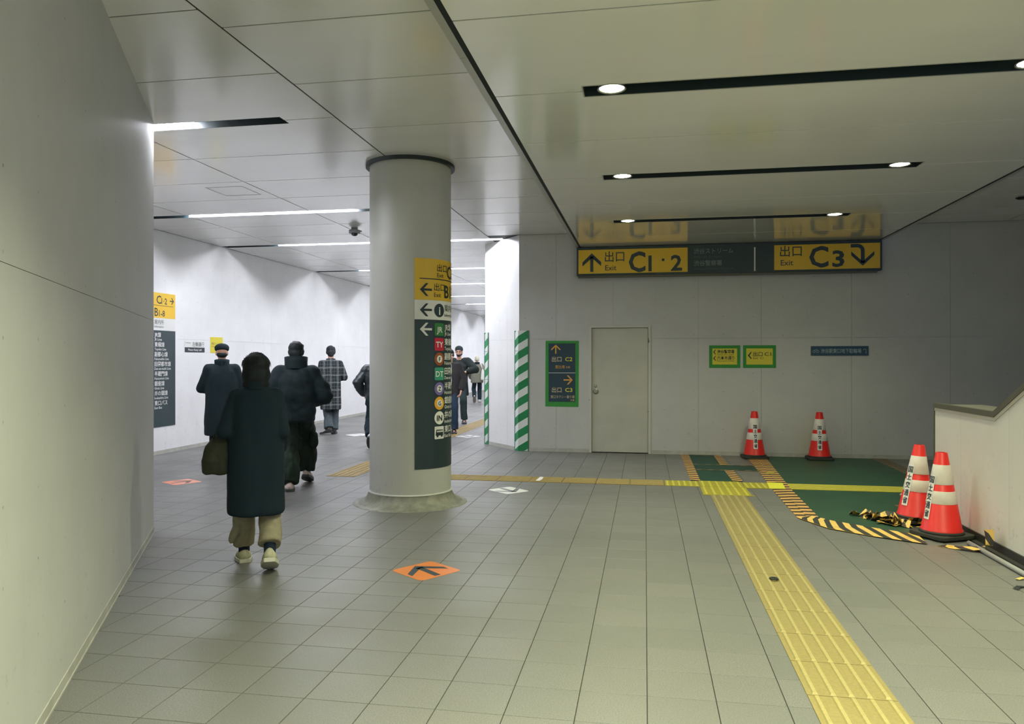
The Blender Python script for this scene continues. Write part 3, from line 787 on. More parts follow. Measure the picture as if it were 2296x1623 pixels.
# ------------------------------------------------------------------ tactile paving
def tactile_block(a, b, along, m, nb=5, name='tactile_block', h=.008):
    """block a x b metres with raised bars running along 'x' or 'y'"""
    mb = MB(); g = .003
    mb.box(g, g, 0, a - g, b - g, .004)
    for k in range(nb):
        c = (k + .5) / nb
        if along == 'y':
            x = a * c; w0, w1 = .0135, .008; y0, y1 = .008, b - .008
            vs = [(x - w0, y0, .004), (x + w0, y0, .004), (x + w0, y1, .004), (x - w0, y1, .004), (x - w1, y0 + .01, .004 + h), (x + w1, y0 + .01, .004 + h), (x + w1, y1 - .01, .004 + h), (x - w1, y1 - .01, .004 + h)]
        else:
            y = b * c; w0, w1 = .0135, .008; x0, x1 = .008, a - .008
            vs = [(x0, y - w0, .004), (x1, y - w0, .004), (x1, y + w0, .004), (x0, y + w0, .004), (x0 + .01, y - w1, .004 + h), (x1 - .01, y - w1, .004 + h), (x1 - .01, y + w1, .004 + h), (x0 + .01, y + w1, .004 + h)]
        i = len(mb.v); mb.v += vs
        for q in ((4, 5, 6, 7), (0, 1, 5, 4), (1, 2, 6, 5), (2, 3, 7, 6), (3, 0, 4, 7)): mb.f.append(tuple(i + j for j in q))
    me = mb.mesh(name, m); me.materials.append(MATS.get(m.name + ' bar', m))  # second slot: raised bars, highlight put into their lighter colour
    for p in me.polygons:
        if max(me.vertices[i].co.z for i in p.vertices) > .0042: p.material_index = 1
    return me
def place(me, pts, root, name='tactile_block'):
    for x, y in pts:
        o = bpy.data.objects.new(name, me); o.location = (x, y, 0); link(o, root)
        o.matrix_parent_inverse = Matrix.Identity(4)
t = empty('tactile_path', (0, 0, 0)); tag(t, 'long yellow tactile path with raised bars running towards the viewer', 'tactile paving')
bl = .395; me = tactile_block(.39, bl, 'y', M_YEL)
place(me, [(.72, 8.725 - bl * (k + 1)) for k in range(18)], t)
t = empty('tactile_crossing', (0, 0, 0)); tag(t, 'narrow worn yellow tactile strip crossing the floor behind the column', 'tactile paving')
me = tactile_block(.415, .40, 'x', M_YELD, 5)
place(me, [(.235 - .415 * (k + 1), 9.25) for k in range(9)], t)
t = empty('tactile_corridor_path', (0, 0, 0)); tag(t, 'worn yellow tactile path leading away along the corridor behind the column', 'tactile paving')
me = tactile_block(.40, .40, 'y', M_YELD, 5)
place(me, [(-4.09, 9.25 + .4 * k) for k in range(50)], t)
t = empty('tactile_junction', (0, 0, 0)); tag(t, 'bright yellow ribbed sheets where the tactile paths meet', 'tactile paving')
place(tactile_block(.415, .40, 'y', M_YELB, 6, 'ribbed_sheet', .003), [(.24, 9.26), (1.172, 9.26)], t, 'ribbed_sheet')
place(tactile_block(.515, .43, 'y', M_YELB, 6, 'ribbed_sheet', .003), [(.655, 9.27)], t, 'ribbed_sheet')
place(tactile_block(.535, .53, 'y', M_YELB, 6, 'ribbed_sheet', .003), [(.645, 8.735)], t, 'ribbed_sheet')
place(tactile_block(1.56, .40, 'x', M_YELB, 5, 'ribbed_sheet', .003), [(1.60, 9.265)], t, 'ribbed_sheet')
MB().box(.645, 8.70, .0, 1.20, 8.733, .006).box(1.59, 9.24, 0, 3.17, 9.262, .006).box(1.18, 9.24, 0, 1.586, 9.258, .006).build('yellow_edge_tape', M_YELB, t)
MB().prism([(1.44, 9.24), (1.62, 9.24), (1.66, 9.68), (1.48, 9.68)], .006, .0085).build('yellow_patch', mat('lemon tape', (226, 222, 60), .5), t)
MB().box(1.60, 10.44, .0055, 1.70, 10.58, .008).build('yellow_tape_piece', M_YELB, t)

# ------------------------------------------------------------------ green sheets and hazard tape
t = MB().prism([(1.72, 12.33), (3.43, 12.33), (3.43, 7.95), (2.73, 7.84), (2.66, 7.0), (2.30, 6.86), (1.95, 7.25), (1.60, 7.70)], 0.0003, .002).build('green_floor_sheet', M_GREEN)
tag(t, 'large green sheet on the floor by the stair wall, taped at its edges', 'floor sheet')
t = MB().prism([(.67, 12.33), (1.08, 12.33), (1.08, 11.2), (1.52, 11.15), (1.52, 10.7), (1.08, 10.7), (1.09, 9.72), (.67, 9.72)], .0003, .002).build('green_floor_patch', M_GREEND)
tag(t, 'smaller dark green patch on the floor below the yellow notices', 'floor sheet')
t = empty('hazard_tape_border', (0, 0, 0)); tag(t, 'black and yellow hazard tape along the left edge of the green sheet', 'tape', 'hazard tape on the floor')
def smooth_line(pts, n):
    out = []
    for (a, b) in zip(pts[:-1], pts[1:]):
        for k in range(n): out.append((a[0] + (b[0] - a[0]) * k / n, a[1] + (b[1] - a[1]) * k / n))
    return out + [pts[-1]]
ribbon('tape_row', smooth_line([(1.56, 11.93), (1.46, 9.0), (1.44, 7.56)], 8), smooth_line([(1.70, 11.95), (1.575, 9.1), (1.545, 7.61)], 8), M_HAZP, t, .0050)
ribbon('tape_row', smooth_line([(1.69, 11.95), (1.565, 9.1), (1.535, 7.61)], 8), smooth_line([(1.83, 11.97), (1.68, 9.17), (1.645, 7.66)], 8), M_HAZP, t, .0075)
t = ribbon('hazard_tape', [(1.442, 7.56), (1.62, 7.14), (1.93, 6.88), (2.281, 6.673)], [(1.59, 7.69), (1.74, 7.48), (1.98, 7.27), (2.32, 7.02)], M_HAZ, None, .0098)
tag(t, 'wide black and yellow hazard tape slanting to the front cone', 'tape', 'hazard tape on the floor')
t = ribbon('hazard_tape_tail', [(2.33, 6.63, .004), (2.45, 6.55, .006), (2.55, 6.47, .02), (2.63, 6.47, .03), (2.645, 6.50, .06), (2.65, 6.52, .12), (2.65, 6.54, .17)],
           [(2.44, 6.70, .004), (2.50, 6.62, .012), (2.57, 6.56, .03), (2.66, 6.545, .04), (2.665, 6.42, .075), (2.666, 6.40, .125), (2.67, 6.42, .20)], M_HAZ)
tag(t, 'loose end of hazard tape turned up beside the pipe', 'tape', 'hazard tape on the floor')
rnd = random.Random(3)
t = empty('crumpled_tape', (0, 0, 0)); tag(t, 'crumpled hazard tape heaped around the base of the back cone', 'tape', 'hazard tape on the floor')
for (ax, ay, bx, by_, n_, zt) in ((2.02, 7.86, 2.30, 7.42, 12, .05), (2.08, 7.70, 2.34, 7.34, 12, .07), (2.18, 7.50, 2.66, 7.30, 14, .05), (2.14, 7.62, 2.30, 7.36, 9, .09)):
    L_, R_ = [], []
    for k in range(n_ + 1):
        a = k / n_; x = ax + (bx - ax) * a + rnd.uniform(-.03, .03); y = ay + (by_ - ay) * a + rnd.uniform(-.03, .03); z = .014 + zt * rnd.random() * math.sin(PI * a) ** .5
        wv = .035 + .02 * rnd.random(); ang = rnd.uniform(-1.3, 1.3); c_, s_ = math.cos(ang), math.sin(ang)
        L_.append((x - wv * c_, y - wv * .6, max(.008, z - wv * s_))); R_.append((x + wv * c_, y + wv * .6, max(.009, z + wv * s_)))
    ribbon('tape_fold', L_, R_, M_HAZ, t)
L_ = [(2.10 + .045 * k, 7.42 - .02 * k + .04 * math.sin(k * 1.7), .012 + .012 * abs(math.sin(k * 2.1))) for k in range(11)]
R_ = [(x + .02, y + .07 + .03 * math.sin(k * 2.9), z + .012 * math.cos(k * 1.3)) for k, (x, y, z) in enumerate(L_)]
t = ribbon('crumpled_tape', L_, R_, M_HAZ); tag(t, 'thin crumpled hazard tape strip lying between the two near cones', 'tape', 'hazard tape on the floor')
t = empty('patch_border_tape', (0, 0, 0)); tag(t, 'hazard tape strips framing the smaller dark green patch', 'tape', 'hazard tape on the floor')
ribbon('tape_strip', smooth_line([(.56, 12.28), (.565, 9.70)], 6), smooth_line([(.69, 12.30), (.685, 9.70)], 6), M_HAZP, t, .0045)
ribbon('tape_strip', [(1.07, 12.28), (1.07, 11.22)], [(1.18, 12.29), (1.18, 11.22)], M_HAZP, t, .0045)
ribbon('tape_strip', [(1.07, 10.68), (1.08, 9.71)], [(1.19, 10.68), (1.20, 9.71)], M_HAZP, t, .0045)
ribbon('tape_strip', [(.70, 11.20), (1.56, 11.16)], [(.70, 11.25), (1.56, 11.23)], M_HAZF, t, .005)
ribbon('tape_strip', [(.70, 10.66), (1.56, 10.66)], [(.70, 10.72), (1.56, 10.72)], M_HAZF, t, .005)
ribbon('tape_strip', [(.60, 12.29), (1.16, 12.29)], [(.60, 12.335), (1.16, 12.335)], M_HAZF, t, .005)
t = ribbon('faded_hazard_tape', smooth_line([(3.42, 12.33), (3.40, 10.2), (3.40, 8.0)], 6), smooth_line([(3.62, 12.33), (3.59, 10.4), (3.59, 8.0)], 6), M_HAZF, None, .0045)
tag(t, 'dull hazard tape along the far right edge of the green sheet', 'tape', 'hazard tape on the floor')
for x, y, a, lab in ((2.54, 5.70, .3, 'torn yellow tape scrap by the pipe at the right'), (2.44, 5.46, .8, 'thin dark tape scrap on the tiles at the right')):
    o = ribbon('tape_scrap', [(0, 0, .004), (.05, .01, .012), (.12, 0, .005)], [(.01, .03 + .01 * a, .005), (.06, .035, .016), (.13, .02, .004)], M_HAZ if a < .5 else M_DARK)
    o.location = (x - .02, y, 0); o.rotation_euler = (0, 0, a); tag(o, lab, 'scrap')

# ------------------------------------------------------------------ floor arrow stickers
def sticker(name, P, tip, tail, m, ma, label):
    """P = four corners in order; arrow from tail to tip"""
    c = sum((Vector(p) for p in P), Vector((0, 0))) / 4
    pts = []
    for i in range(4):
        a, b, d = Vector(P[i - 1]) - c, Vector(P[i]) - c, Vector(P[(i + 1) % 4]) - c
        r = .12
        q0 = b + (a - b) * r; q1 = b + (d - b) * r
        for k in range(4):
            s = k / 3; pts.append(tuple((1 - s) ** 2 * q0 + 2 * s * (1 - s) * b + s * s * q1))
    t = MB().prism(pts, .0003, .0016).build(name, m, loc=(c.x, c.y, 0)); tag(t, label, 'floor sticker', 'arrow stickers on the floor tiles')
    tp, tl = Vector(tip) - c, Vector(tail) - c; mid = (tp + tl) / 2; sz = (tp - tl).length
    flat(t, 'arrow', arrow(mid.x, mid.y, sz, math.degrees(math.atan2((tp - tl).y, (tp - tl).x)), .17), ma, lambda x, y: (x, y, .0022))
    return t
SK = [[(-1.804, 5.197), (-1.590, 5.491), (-1.298, 5.286), (-1.512, 4.982)], [(-1.81, 8.614), (-1.591, 8.872), (-1.309, 8.611), (-1.527, 8.368)], [(-5.911, 8.443), (-5.73, 8.74), (-5.414, 8.565), (-5.60, 8.27)]]
sticker('arrow_sticker', SK[0], (-1.665, 5.335), (-1.435, 5.135), M_ORANGE, M_PRINT, 'orange diamond floor sticker with a dark arrow, front of the column')
sticker('arrow_sticker', SK[1], (-1.455, 8.515), (-1.675, 8.735), mat('white sticker', (226, 226, 224), .35), mat('grey print', (92, 94, 96), .4), 'white diamond floor sticker with a grey arrow, right of the column')
sticker('arrow_sticker', SK[2], (-5.60, 8.63), (-5.72, 8.38), M_REDORANGE, mat('brown print', (96, 60, 52), .35), 'salmon red floor sticker in the corridor by the left wall')
def sq(cx, cy, h, a):
    return [(cx + h * math.cos(a + PI / 2 * k), cy + h * math.sin(a + PI / 2 * k)) for k in (2, 1, 0, 3)]
sticker('arrow_sticker', sq(-3.45, 14.55, .27, .2), (-3.35, 14.42), (-3.58, 14.68), mat('white sticker', (226, 226, 224), .35), mat('grey print', (92, 94, 96), .4), 'white floor sticker beyond the column, near the walkers facing us')
sticker('arrow_sticker', sq(-5.70, 14.43, .27, .1), (-5.6, 14.5), (-5.8, 14.3), mat('white sticker', (226, 226, 224), .35), mat('light grey print', (170, 170, 172), .4), 'pale floor sticker to the right of the walker in plaid')

# ------------------------------------------------------------------ traffic cones
M_RED = mat('cone red', (208, 32, 27), .42, .4, .06, 6.0)
M_CW = mat('cone reflective white', (222, 214, 206), .45, .4, .05, 14)
M_RUB = mat('rubber base', (50, 52, 48), .7, .3, .12, 20)
CT, CB, RT, RB = .715, .055, .045, .158
def cr(z): return RB + (RT - RB) * (z - CB) / (CT - CB)
def cone(loc, label, rz=0.0, lab_deg=-90, tilt=None, strip=True):
    t = empty('traffic_cone', loc, rz); tag(t, label, 'traffic cone', 'red and white traffic cones')
    if tilt: t.rotation_euler = (tilt[0], tilt[1], rz)
    MB().prism(rrect(-.19, -.19, .19, .19, .06), .0, .035).build('rubber_base', M_RUB, t, bevel=.008)
    MB().lathe([(.176, .034), (.172, .05), (.165, .056)], 32).build('base_ring', M_RUB, t, smooth=True)
    autosmooth(MB().lathe([(RB + .006, CB - .004), (RB + .004, CB + .01), (cr(.07), .07), (RT, CT - .004), (RT - .006, CT), (RT - .014, CT), (RT - .016, CT - .05)], 40).build('cone_body', M_RED, t), .9)
    for z0, z1 in ((.285, .392), (.447, .612)):
        autosmooth(MB().lathe([(cr(z0) + .001, z0), (cr(z0) + .0022, z0 + .002), (cr(z1) + .0022, z1 - .002), (cr(z1) + .001, z1)], 40, cap=False).build('white_band', M_CW, t), .9)
    a0 = math.radians(lab_deg)
    def f(off):
        def g_(s, z):
            a = a0 + s / cr(z); r_ = cr(z) + off
            return (r_ * math.cos(a), r_ * math.sin(a), z)
        g_.step = 0.012
        return g_
    if strip:
        hw = .031; zz = [.15 + .375 * k / 6 for k in range(7)]; xx = [-hw, -hw / 2, 0, hw / 2, hw]
        pol = [[(xx[i], zz[j]), (xx[i + 1], zz[j]), (xx[i + 1], zz[j + 1]), (xx[i], zz[j + 1])] for i in range(4) for j in range(6)]
        lb = flat(t, 'label_strip', pol, M_SIGNW, f(.0045))
        for k, ch in enumerate('国土交通省'):
            lettering(lb, ch, 0, .462 - .072 * k, .046, M_PRINT, f(.007), width=.05, bold=.02, just='c')
    return t
cone((1.665, 12.11, .006), 'red and white cone against the back wall on the hazard tape end', .05, -93)
cone((2.62, 12.13, .003), 'red and white cone against the back wall on the green sheet', -.05, -97)
cone((2.50, 7.62, .006), 'tilted red and white cone behind the front cone by the parapet', .3, -170, tilt=(0.0, .055))
cone((2.50, 6.99, .012), 'nearest red and white cone on hazard tape by the parapet', .45, -189)

# ------------------------------------------------------------------ stair parapet on the right
PX0, PX1, PY1, PYK, PH = 2.74, 3.16, 7.82, 6.573, 1.06
SL = .49
pr = empty('wall_parapet', (0, 0, 0)); tag(pr, kind='structure')
def side(ya, yb, z0=.0):
    out = [(ya, z0), (yb, z0)]
    return out
ys_ = [PY1, 7.227, 6.33, 5.4, 4.5, 3.0]
top = lambda y: PH if y > PYK else PH + SL * (PYK - y)
def extr(poly, x0, x1):
    mb = MB(); n = len(poly)
    mb.v = [(x0, y, z) for y, z in poly] + [(x1, y, z) for y, z in poly]
    mb.f = [tuple(range(n)), tuple(range(2 * n - 1, n - 1, -1))] + [(i, (i + 1) % n, n + (i + 1) % n, n + i) for i in range(n)]
    return mb
for a, b in zip(ys_[:-1], ys_[1:]):
    a2, b2 = a - .0015, b + .0015
    poly = [(a2, 0.0), (b2, 0.0), (b2, top(b2))] + ([(PYK, PH)] if b2 < PYK < a2 else []) + [(a2, top(a2))]
    extr(poly, PX0, PX1).build('parapet_panel', M_WALLP, pr)
extr([(PY1 + .02, PH), (PYK, PH), (3.0, top(3.0)), (3.0, top(3.0) + .045), (PYK + .01, PH + .045), (PY1 + .02, PH + .045)], PX0 - .012, PX0 + .035).build('coping_edge', M_BLACKTRIM, pr)
extr([(PY1 + .02, PH), (PYK, PH), (3.0, top(3.0)), (3.0, top(3.0) + .03), (PYK + .01, PH + .03), (PY1 + .02, PH + .03)], PX0 + .035, PX1).build('coping', mat('grey coping top', (126, 124, 112), .35), pr)
extr([(PY1, PH - .03), (PYK - .005, PH - .03), (3.0, top(3.0) - .034), (3.0, top(3.0)), (PYK, PH), (PY1, PH)], PX0 - .006, PX0).build('coping_flashing', mat('pale flashing', (190, 186, 172), .4), pr)
MB().box(PX0 - .008, PY1, 0, PX1, PY1 + .02, PH).build('end_trim', M_BLACKTRIM, pr)
MB().box(PX0 - .055, 3.0, 0, PX0, PY1, .012).box(PX0 - .012, 3.0, .012, PX0, PY1, .075).build('base_channel', mat('black channel', (44, 46, 42), .5), pr)
st = empty('stairs', (0, 0, 0)); tag(st, kind='structure')
for k in range(12):
    MB().box(PX1 + .02, 6.45 - .31 * (k + 1), 0, 6.5, 6.45 - .31 * k, .155 * (k + 1)).build('stair_step', mat('stair stone', (140, 138, 128), .6), st)
t = MB().tube([(2.612, 6.73, .019), (2.615, 6.0, .019), (2.618, 4.6, .019), (2.62, 3.2, .019)], .0185, 14).build('grey_pipe', mat('grey plastic pipe', (150, 150, 150), .4), smooth=True)
tag(t, 'grey plastic pipe lying on the floor along the parapet', 'pipe')

t = empty('metal_post', (2.62, 8.39, .002)); tag(t, 'tiny silver post standing on the green sheet left of the back cone', 'post')
MB().lathe([(.022, 0), (.022, .045), (.016, .055), (.016, .075), (.020, .085), (.020, .125), (.012, .135), (.002, .137)], 16).build('post_body', M_CHROME, t, smooth=True)
MB().prism(rrect(-.06, -.04, .06, .04, .01), 0, .004).build('base_plate', mat('brown plate', (112, 84, 56), .6), t)
t = MB().lathe([(.016, .0095), (.030, .0095), (.032, .014), (.028, .018), (.018, .018), (.016, .0095)], 24, cap=False).build('rubber_ring', M_DARK, None, loc=(.872, 5.41, .0036), smooth=True); tag(t, 'small black rubber ring lying on the yellow tactile path', 'ring')
t = MB().prism([(-.03, -.16), (.02, -.15), (.035, -.02), (.03, .14), (-.015, .16), (-.025, .01)], .0125, .0135).build('white_tape_scrap', M_SIGNW, None, loc=(-1.31, 9.45, 0)); tag(t, 'torn white tape scrap on the worn tactile strip', 'scrap')

# ------------------------------------------------------------------ dome camera on the corridor ceiling
t = empty('security_camera', (-4.50, 11.25, ZL)); tag(t, 'small grey dome security camera on the corridor ceiling', 'camera')
M_CAMG = mat('camera grey', (150, 152, 156), .4)
MB().lathe([(.05, 0), (.05, -.03), (.085, -.035), (.09, -.07), (.085, -.085)], 28).build('housing', M_CAMG, t, smooth=True)
MB().lathe([(.052, -.084), (.048, -.11), (.03, -.125), (.004, -.13)], 24).build('dome', mat('smoked dome', (30, 34, 38), .15), t, smooth=True)
MB().box(.085, -.02, -.065, .115, .02, -.045).build('bracket', M_CAMG, t)

# ------------------------------------------------------------------ people
def add_capsule(mb, p0, p1, r0, r1, seg=16):
    p0 = Vector(p0); p1 = Vector(p1); d = (p1 - p0)
    if d.length < 1e-6: d = Vector((0, 0, 1e-4))
    d.normalize(); pts = []; rs = []
    for k in range(4):
        a = PI / 2 * (1 - k / 4); pts.append(p0 - d * r0 * math.sin(a)); rs.append(max(.0015, r0 * math.cos(a)))
    pts.append(p0); rs.append(r0); pts.append(p1); rs.append(r1)
    for k in range(1, 5):
        a = PI / 2 * k / 4; pts.append(p1 + d * r1 * math.sin(a)); rs.append(max(.0015, r1 * math.cos(a)))
    i = len(mb.v); a = Vector((0, 0, 1)) if abs(d.z) < .9 else Vector((1, 0, 0)); x = d.cross(a).normalized(); y = x.cross(d); n = len(pts)
    for j in range(n):
        for k in range(seg):
            t = 2 * PI * k / seg; mb.v.append(tuple(pts[j] + rs[j] * (math.cos(t) * x + math.sin(t) * y)))
    for j in range(n - 1):
        for k in range(seg):
            q = (k + 1) % seg; mb.f.append((i + j * seg + k, i + j * seg + q, i + (j + 1) * seg + q, i + (j + 1) * seg + k))
    mb.f.append(tuple(i + seg - 1 - k for k in range(seg))); mb.f.append(tuple(i + (n - 1) * seg + k for k in range(seg)))
def add_ell(mb, c, r, rot=(0, 0, 0)):
    bm = bmesh.new(); bmesh.ops.create_icosphere(bm, subdivisions=3, radius=1.0)
    M = Matrix.Translation(c) @ Euler(rot).to_matrix().to_4x4() @ Matrix.Diagonal((r[0], r[1], r[2], 1))
    i = len(mb.v)
    bm.verts.index_update()
    mb.v += [tuple(M @ v.co) for v in bm.verts]; mb.f += [tuple(i + v.index for v in f.verts) for f in bm.faces]
    bm.free()
def add_loft(mb, rings, seg=28, power=2.3):
    """rings: (centre, rx, ry[, yaw]) horizontal superellipse sections bottom to top"""
    i = len(mb.v)
    for rg in rings:
        c, rx, ry = Vector(rg[0]), rg[1], rg[2]; yaw = rg[3] if len(rg) > 3 else 0.0
        for k in range(seg):
            t = 2 * PI * k / seg; ct, s_ = math.cos(t), math.sin(t)
            x = rx * math.copysign(abs(ct) ** (2 / power), ct); y = ry * math.copysign(abs(s_) ** (2 / power), s_)
            mb.v.append((c.x + x * math.cos(yaw) - y * math.sin(yaw), c.y + x * math.sin(yaw) + y * math.cos(yaw), c.z))
    n = len(rings)
    for j in range(n - 1):
        for k in range(seg):
            q = (k + 1) % seg; mb.f.append((i + j * seg + k, i + j * seg + q, i + (j + 1) * seg + q, i + (j + 1) * seg + k))
    mb.f.append(tuple(i + seg - 1 - k for k in range(seg))); mb.f.append(tuple(i + (n - 1) * seg + k for k in range(seg)))
def fuse(mb, name, m, parent, voxel=.012, smooth=4, fold=0.0, fscale=(9, 9, 2.2), seed=0):
    """union of the shapes in mb as one continuous smooth surface"""
    me = bpy.data.meshes.new(name); me.from_pydata(mb.v, [], mb.f)
    bm = bmesh.new(); bm.from_mesh(me); bmesh.ops.recalc_face_normals(bm, faces=bm.faces); bm.to_mesh(me); bm.free()
    o = bpy.data.objects.new(name, me); COL.objects.link(o)
    r = o.modifiers.new('r', 'REMESH'); r.mode = 'VOXEL'; r.voxel_size = voxel
    s_ = o.modifiers.new('s', 'SMOOTH'); s_.factor = .5; s_.iterations = smooth
    out = bpy.data.meshes.new_from_object(o.evaluated_get(bpy.context.evaluated_depsgraph_get()))
    bpy.data.objects.remove(o); bpy.data.meshes.remove(me)
    out.name = name
    if fold:
        off = Vector((seed * 3.1, seed * 1.7, seed))
        ns = [v.normal.copy() for v in out.vertices]
        for v, n_ in zip(out.vertices, ns):
            c = v.co; q = Vector((c.x * fscale[0], c.y * fscale[1], c.z * fscale[2])) + off
            v.co = c + n_ * fold * (noise.noise(q) + .5 * noise.noise(q * 2.3) + .35 * abs(noise.noise(Vector((c.x * 4, c.y * 4, c.z * 9)) + off)))
    for p in out.polygons: p.use_smooth = True
    out.materials.append(m)
    return link(bpy.data.objects.new(name, out), parent)
def joint(a, b, l1, l2, hint):
    """middle joint of a two-bone limb from a to b, bent towards hint"""
    a = Vector(a); b = Vector(b); d = b - a; L = min(d.length, (l1 + l2) * .999)
    u = d.normalized(); x = (l1 * l1 - l2 * l2 + L * L) / (2 * L); h = math.sqrt(max(0, l1 * l1 - x * x))
    p = Vector(hint) - u * Vector(hint).dot(u); p.normalize()
    return a + u * x + p * h
def hand_geo(mb, wrist, direction, palm_n, s=1.0, curl=.7, thumb=1):
    """palm, five separate bent fingers and a thumb"""
    w_ = Vector(wrist); d = Vector(direction).normalized(); n_ = Vector(palm_n); n_ = (n_ - d * n_.dot(d)).normalized(); x = d.cross(n_).normalized() * thumb
    tmp = MB()
    for q in (-.026, -.009, .009, .026):
        add_capsule(tmp, w_ + x * q * .7 * s, w_ + (d * .085 + x * q) * s, .013 * s, .0125 * s, 10)
    for q, l in ((.029, .068), (.010, .078), (-.009, .072), (-.027, .056)):
        p = w_ + (d * .088 + x * q) * s; dd = d; l3 = l / 3 * 1.1
        for k in range(3):
            ang = curl * (k + 1) * .45; dd = (d * math.cos(ang) + n_ * math.sin(ang)); p2 = p + dd * l3 * s
            add_capsule(tmp, p, p2, (.0088 - .0008 * k) * s, (.008 - .0008 * k) * s, 8); p = p2
    p = w_ + (d * .025 + x * .030) * s; p2 = p + (d * .030 + x * .026 + n_ * .010) * s; p3 = p2 + (d * .03 + x * .006 + n_ * .014) * s
    add_capsule(tmp, w_ + d * .015 * s + x * .012 * s, p2, .014 * s, .0105 * s, 8); add_capsule(tmp, p2, p3, .0105 * s, .008 * s, 8)
    i = len(mb.v); mb.v += tmp.v; mb.f += [tuple(i + q for q in f) for f in tmp.f]

M_SKIN = mat('skin', (206, 158, 134), .5, .4)
M_HAIR = mat('black hair', (20, 28, 31), .6, .3, .2, 90, .4)
M_LIPS = mat('lips', (150, 84, 78), .5)
M_EYE = mat('eyes', (36, 32, 30), .2)
def cloth(name, rgb, rough=.85, amt=.12, sc=60, bump=.25):
    return mat(name, rgb, rough, .2, amt, sc, bump)

def shoe(P, at, yaw, pitch, m_up, m_sole, L=.265, W=.048, lace=None, heel_z=0.0):
    """at = ground point under the heel or toe pivot; toe points along +y"""
    t = Matrix.Translation(at) @ Euler((pitch, 0, yaw)).to_matrix().to_4x4()
    up = MB(); so = MB(); n = 12; prof = []
    def half(u): return W * (0.74 + .30 * max(0.0, math.sin(PI * min(1, u * 1.02))) ** .8 + .10 * math.sin(PI * u * 1.5 - .9)) * (1 if u < .86 else math.sqrt(max(.05, 1 - ((u - .86) / .145) ** 2)))
    def hgt(u): return .105 - .01 * u if u < .32 else max(.045, .102 - .085 * (u - .32) / .5) * (1 if u < .9 else 1 - 2.2 * (u - .9))
    i = 0; seg = 14
    for k in range(n + 1):
        u = .004 + .992 * k / n; y = -.06 + L * u; hw = half(u) * (.55 if k == 0 else 1); h = hgt(u) * (.85 if k == 0 else 1)
        for q in range(seg):
            a = PI * q / (seg - 1); up.v.append((hw * math.cos(a) * (1 if math.sin(a) < .5 else .94), y, .026 + (h - .026) * max(0.0, math.sin(a)) ** .75))
    for k in range(n):
        for q in range(seg - 1):
            up.f.append((k * seg + q, k * seg + q + 1, (k + 1) * seg + q + 1, (k + 1) * seg + q))
    up.f.append(tuple(range(seg))); up.f.append(tuple(n * seg + seg - 1 - q for q in range(seg)))
    for k in range(n): up.f.append((k * seg, (k + 1) * seg, (k + 1) * seg + seg - 1, k * seg + seg - 1))
    pl = [(half(.002 + .996 * k / 16) * 1.10, -.064 + (L + .008) * (.002 + .996 * k / 16)) for k in range(17)]
    poly = [(-a, b) for a, b in pl] + [(a, b) for a, b in reversed(pl)]
    so.prism(poly, 0.0, .030)
    for mb in (up, so): mb.v = [tuple(t @ Vector(v)) for v in mb.v]
    s_ = up.build('shoe', m_up, P, smooth=True); so.build('sole', m_sole, s_, bevel=.004)
    if lace:
        lc = MB()
        for k in range(4):
            y = .055 + .024 * k; z = .098 - .0135 * k
            lc.tube([(-.02, y, z - .004), (0, y + .003, z + .003), (.02, y, z - .004)], .0035, 6)
        lc.v = [tuple(t @ Vector(v)) for v in lc.v]; lc.build('laces', lace, s_)
    return s_

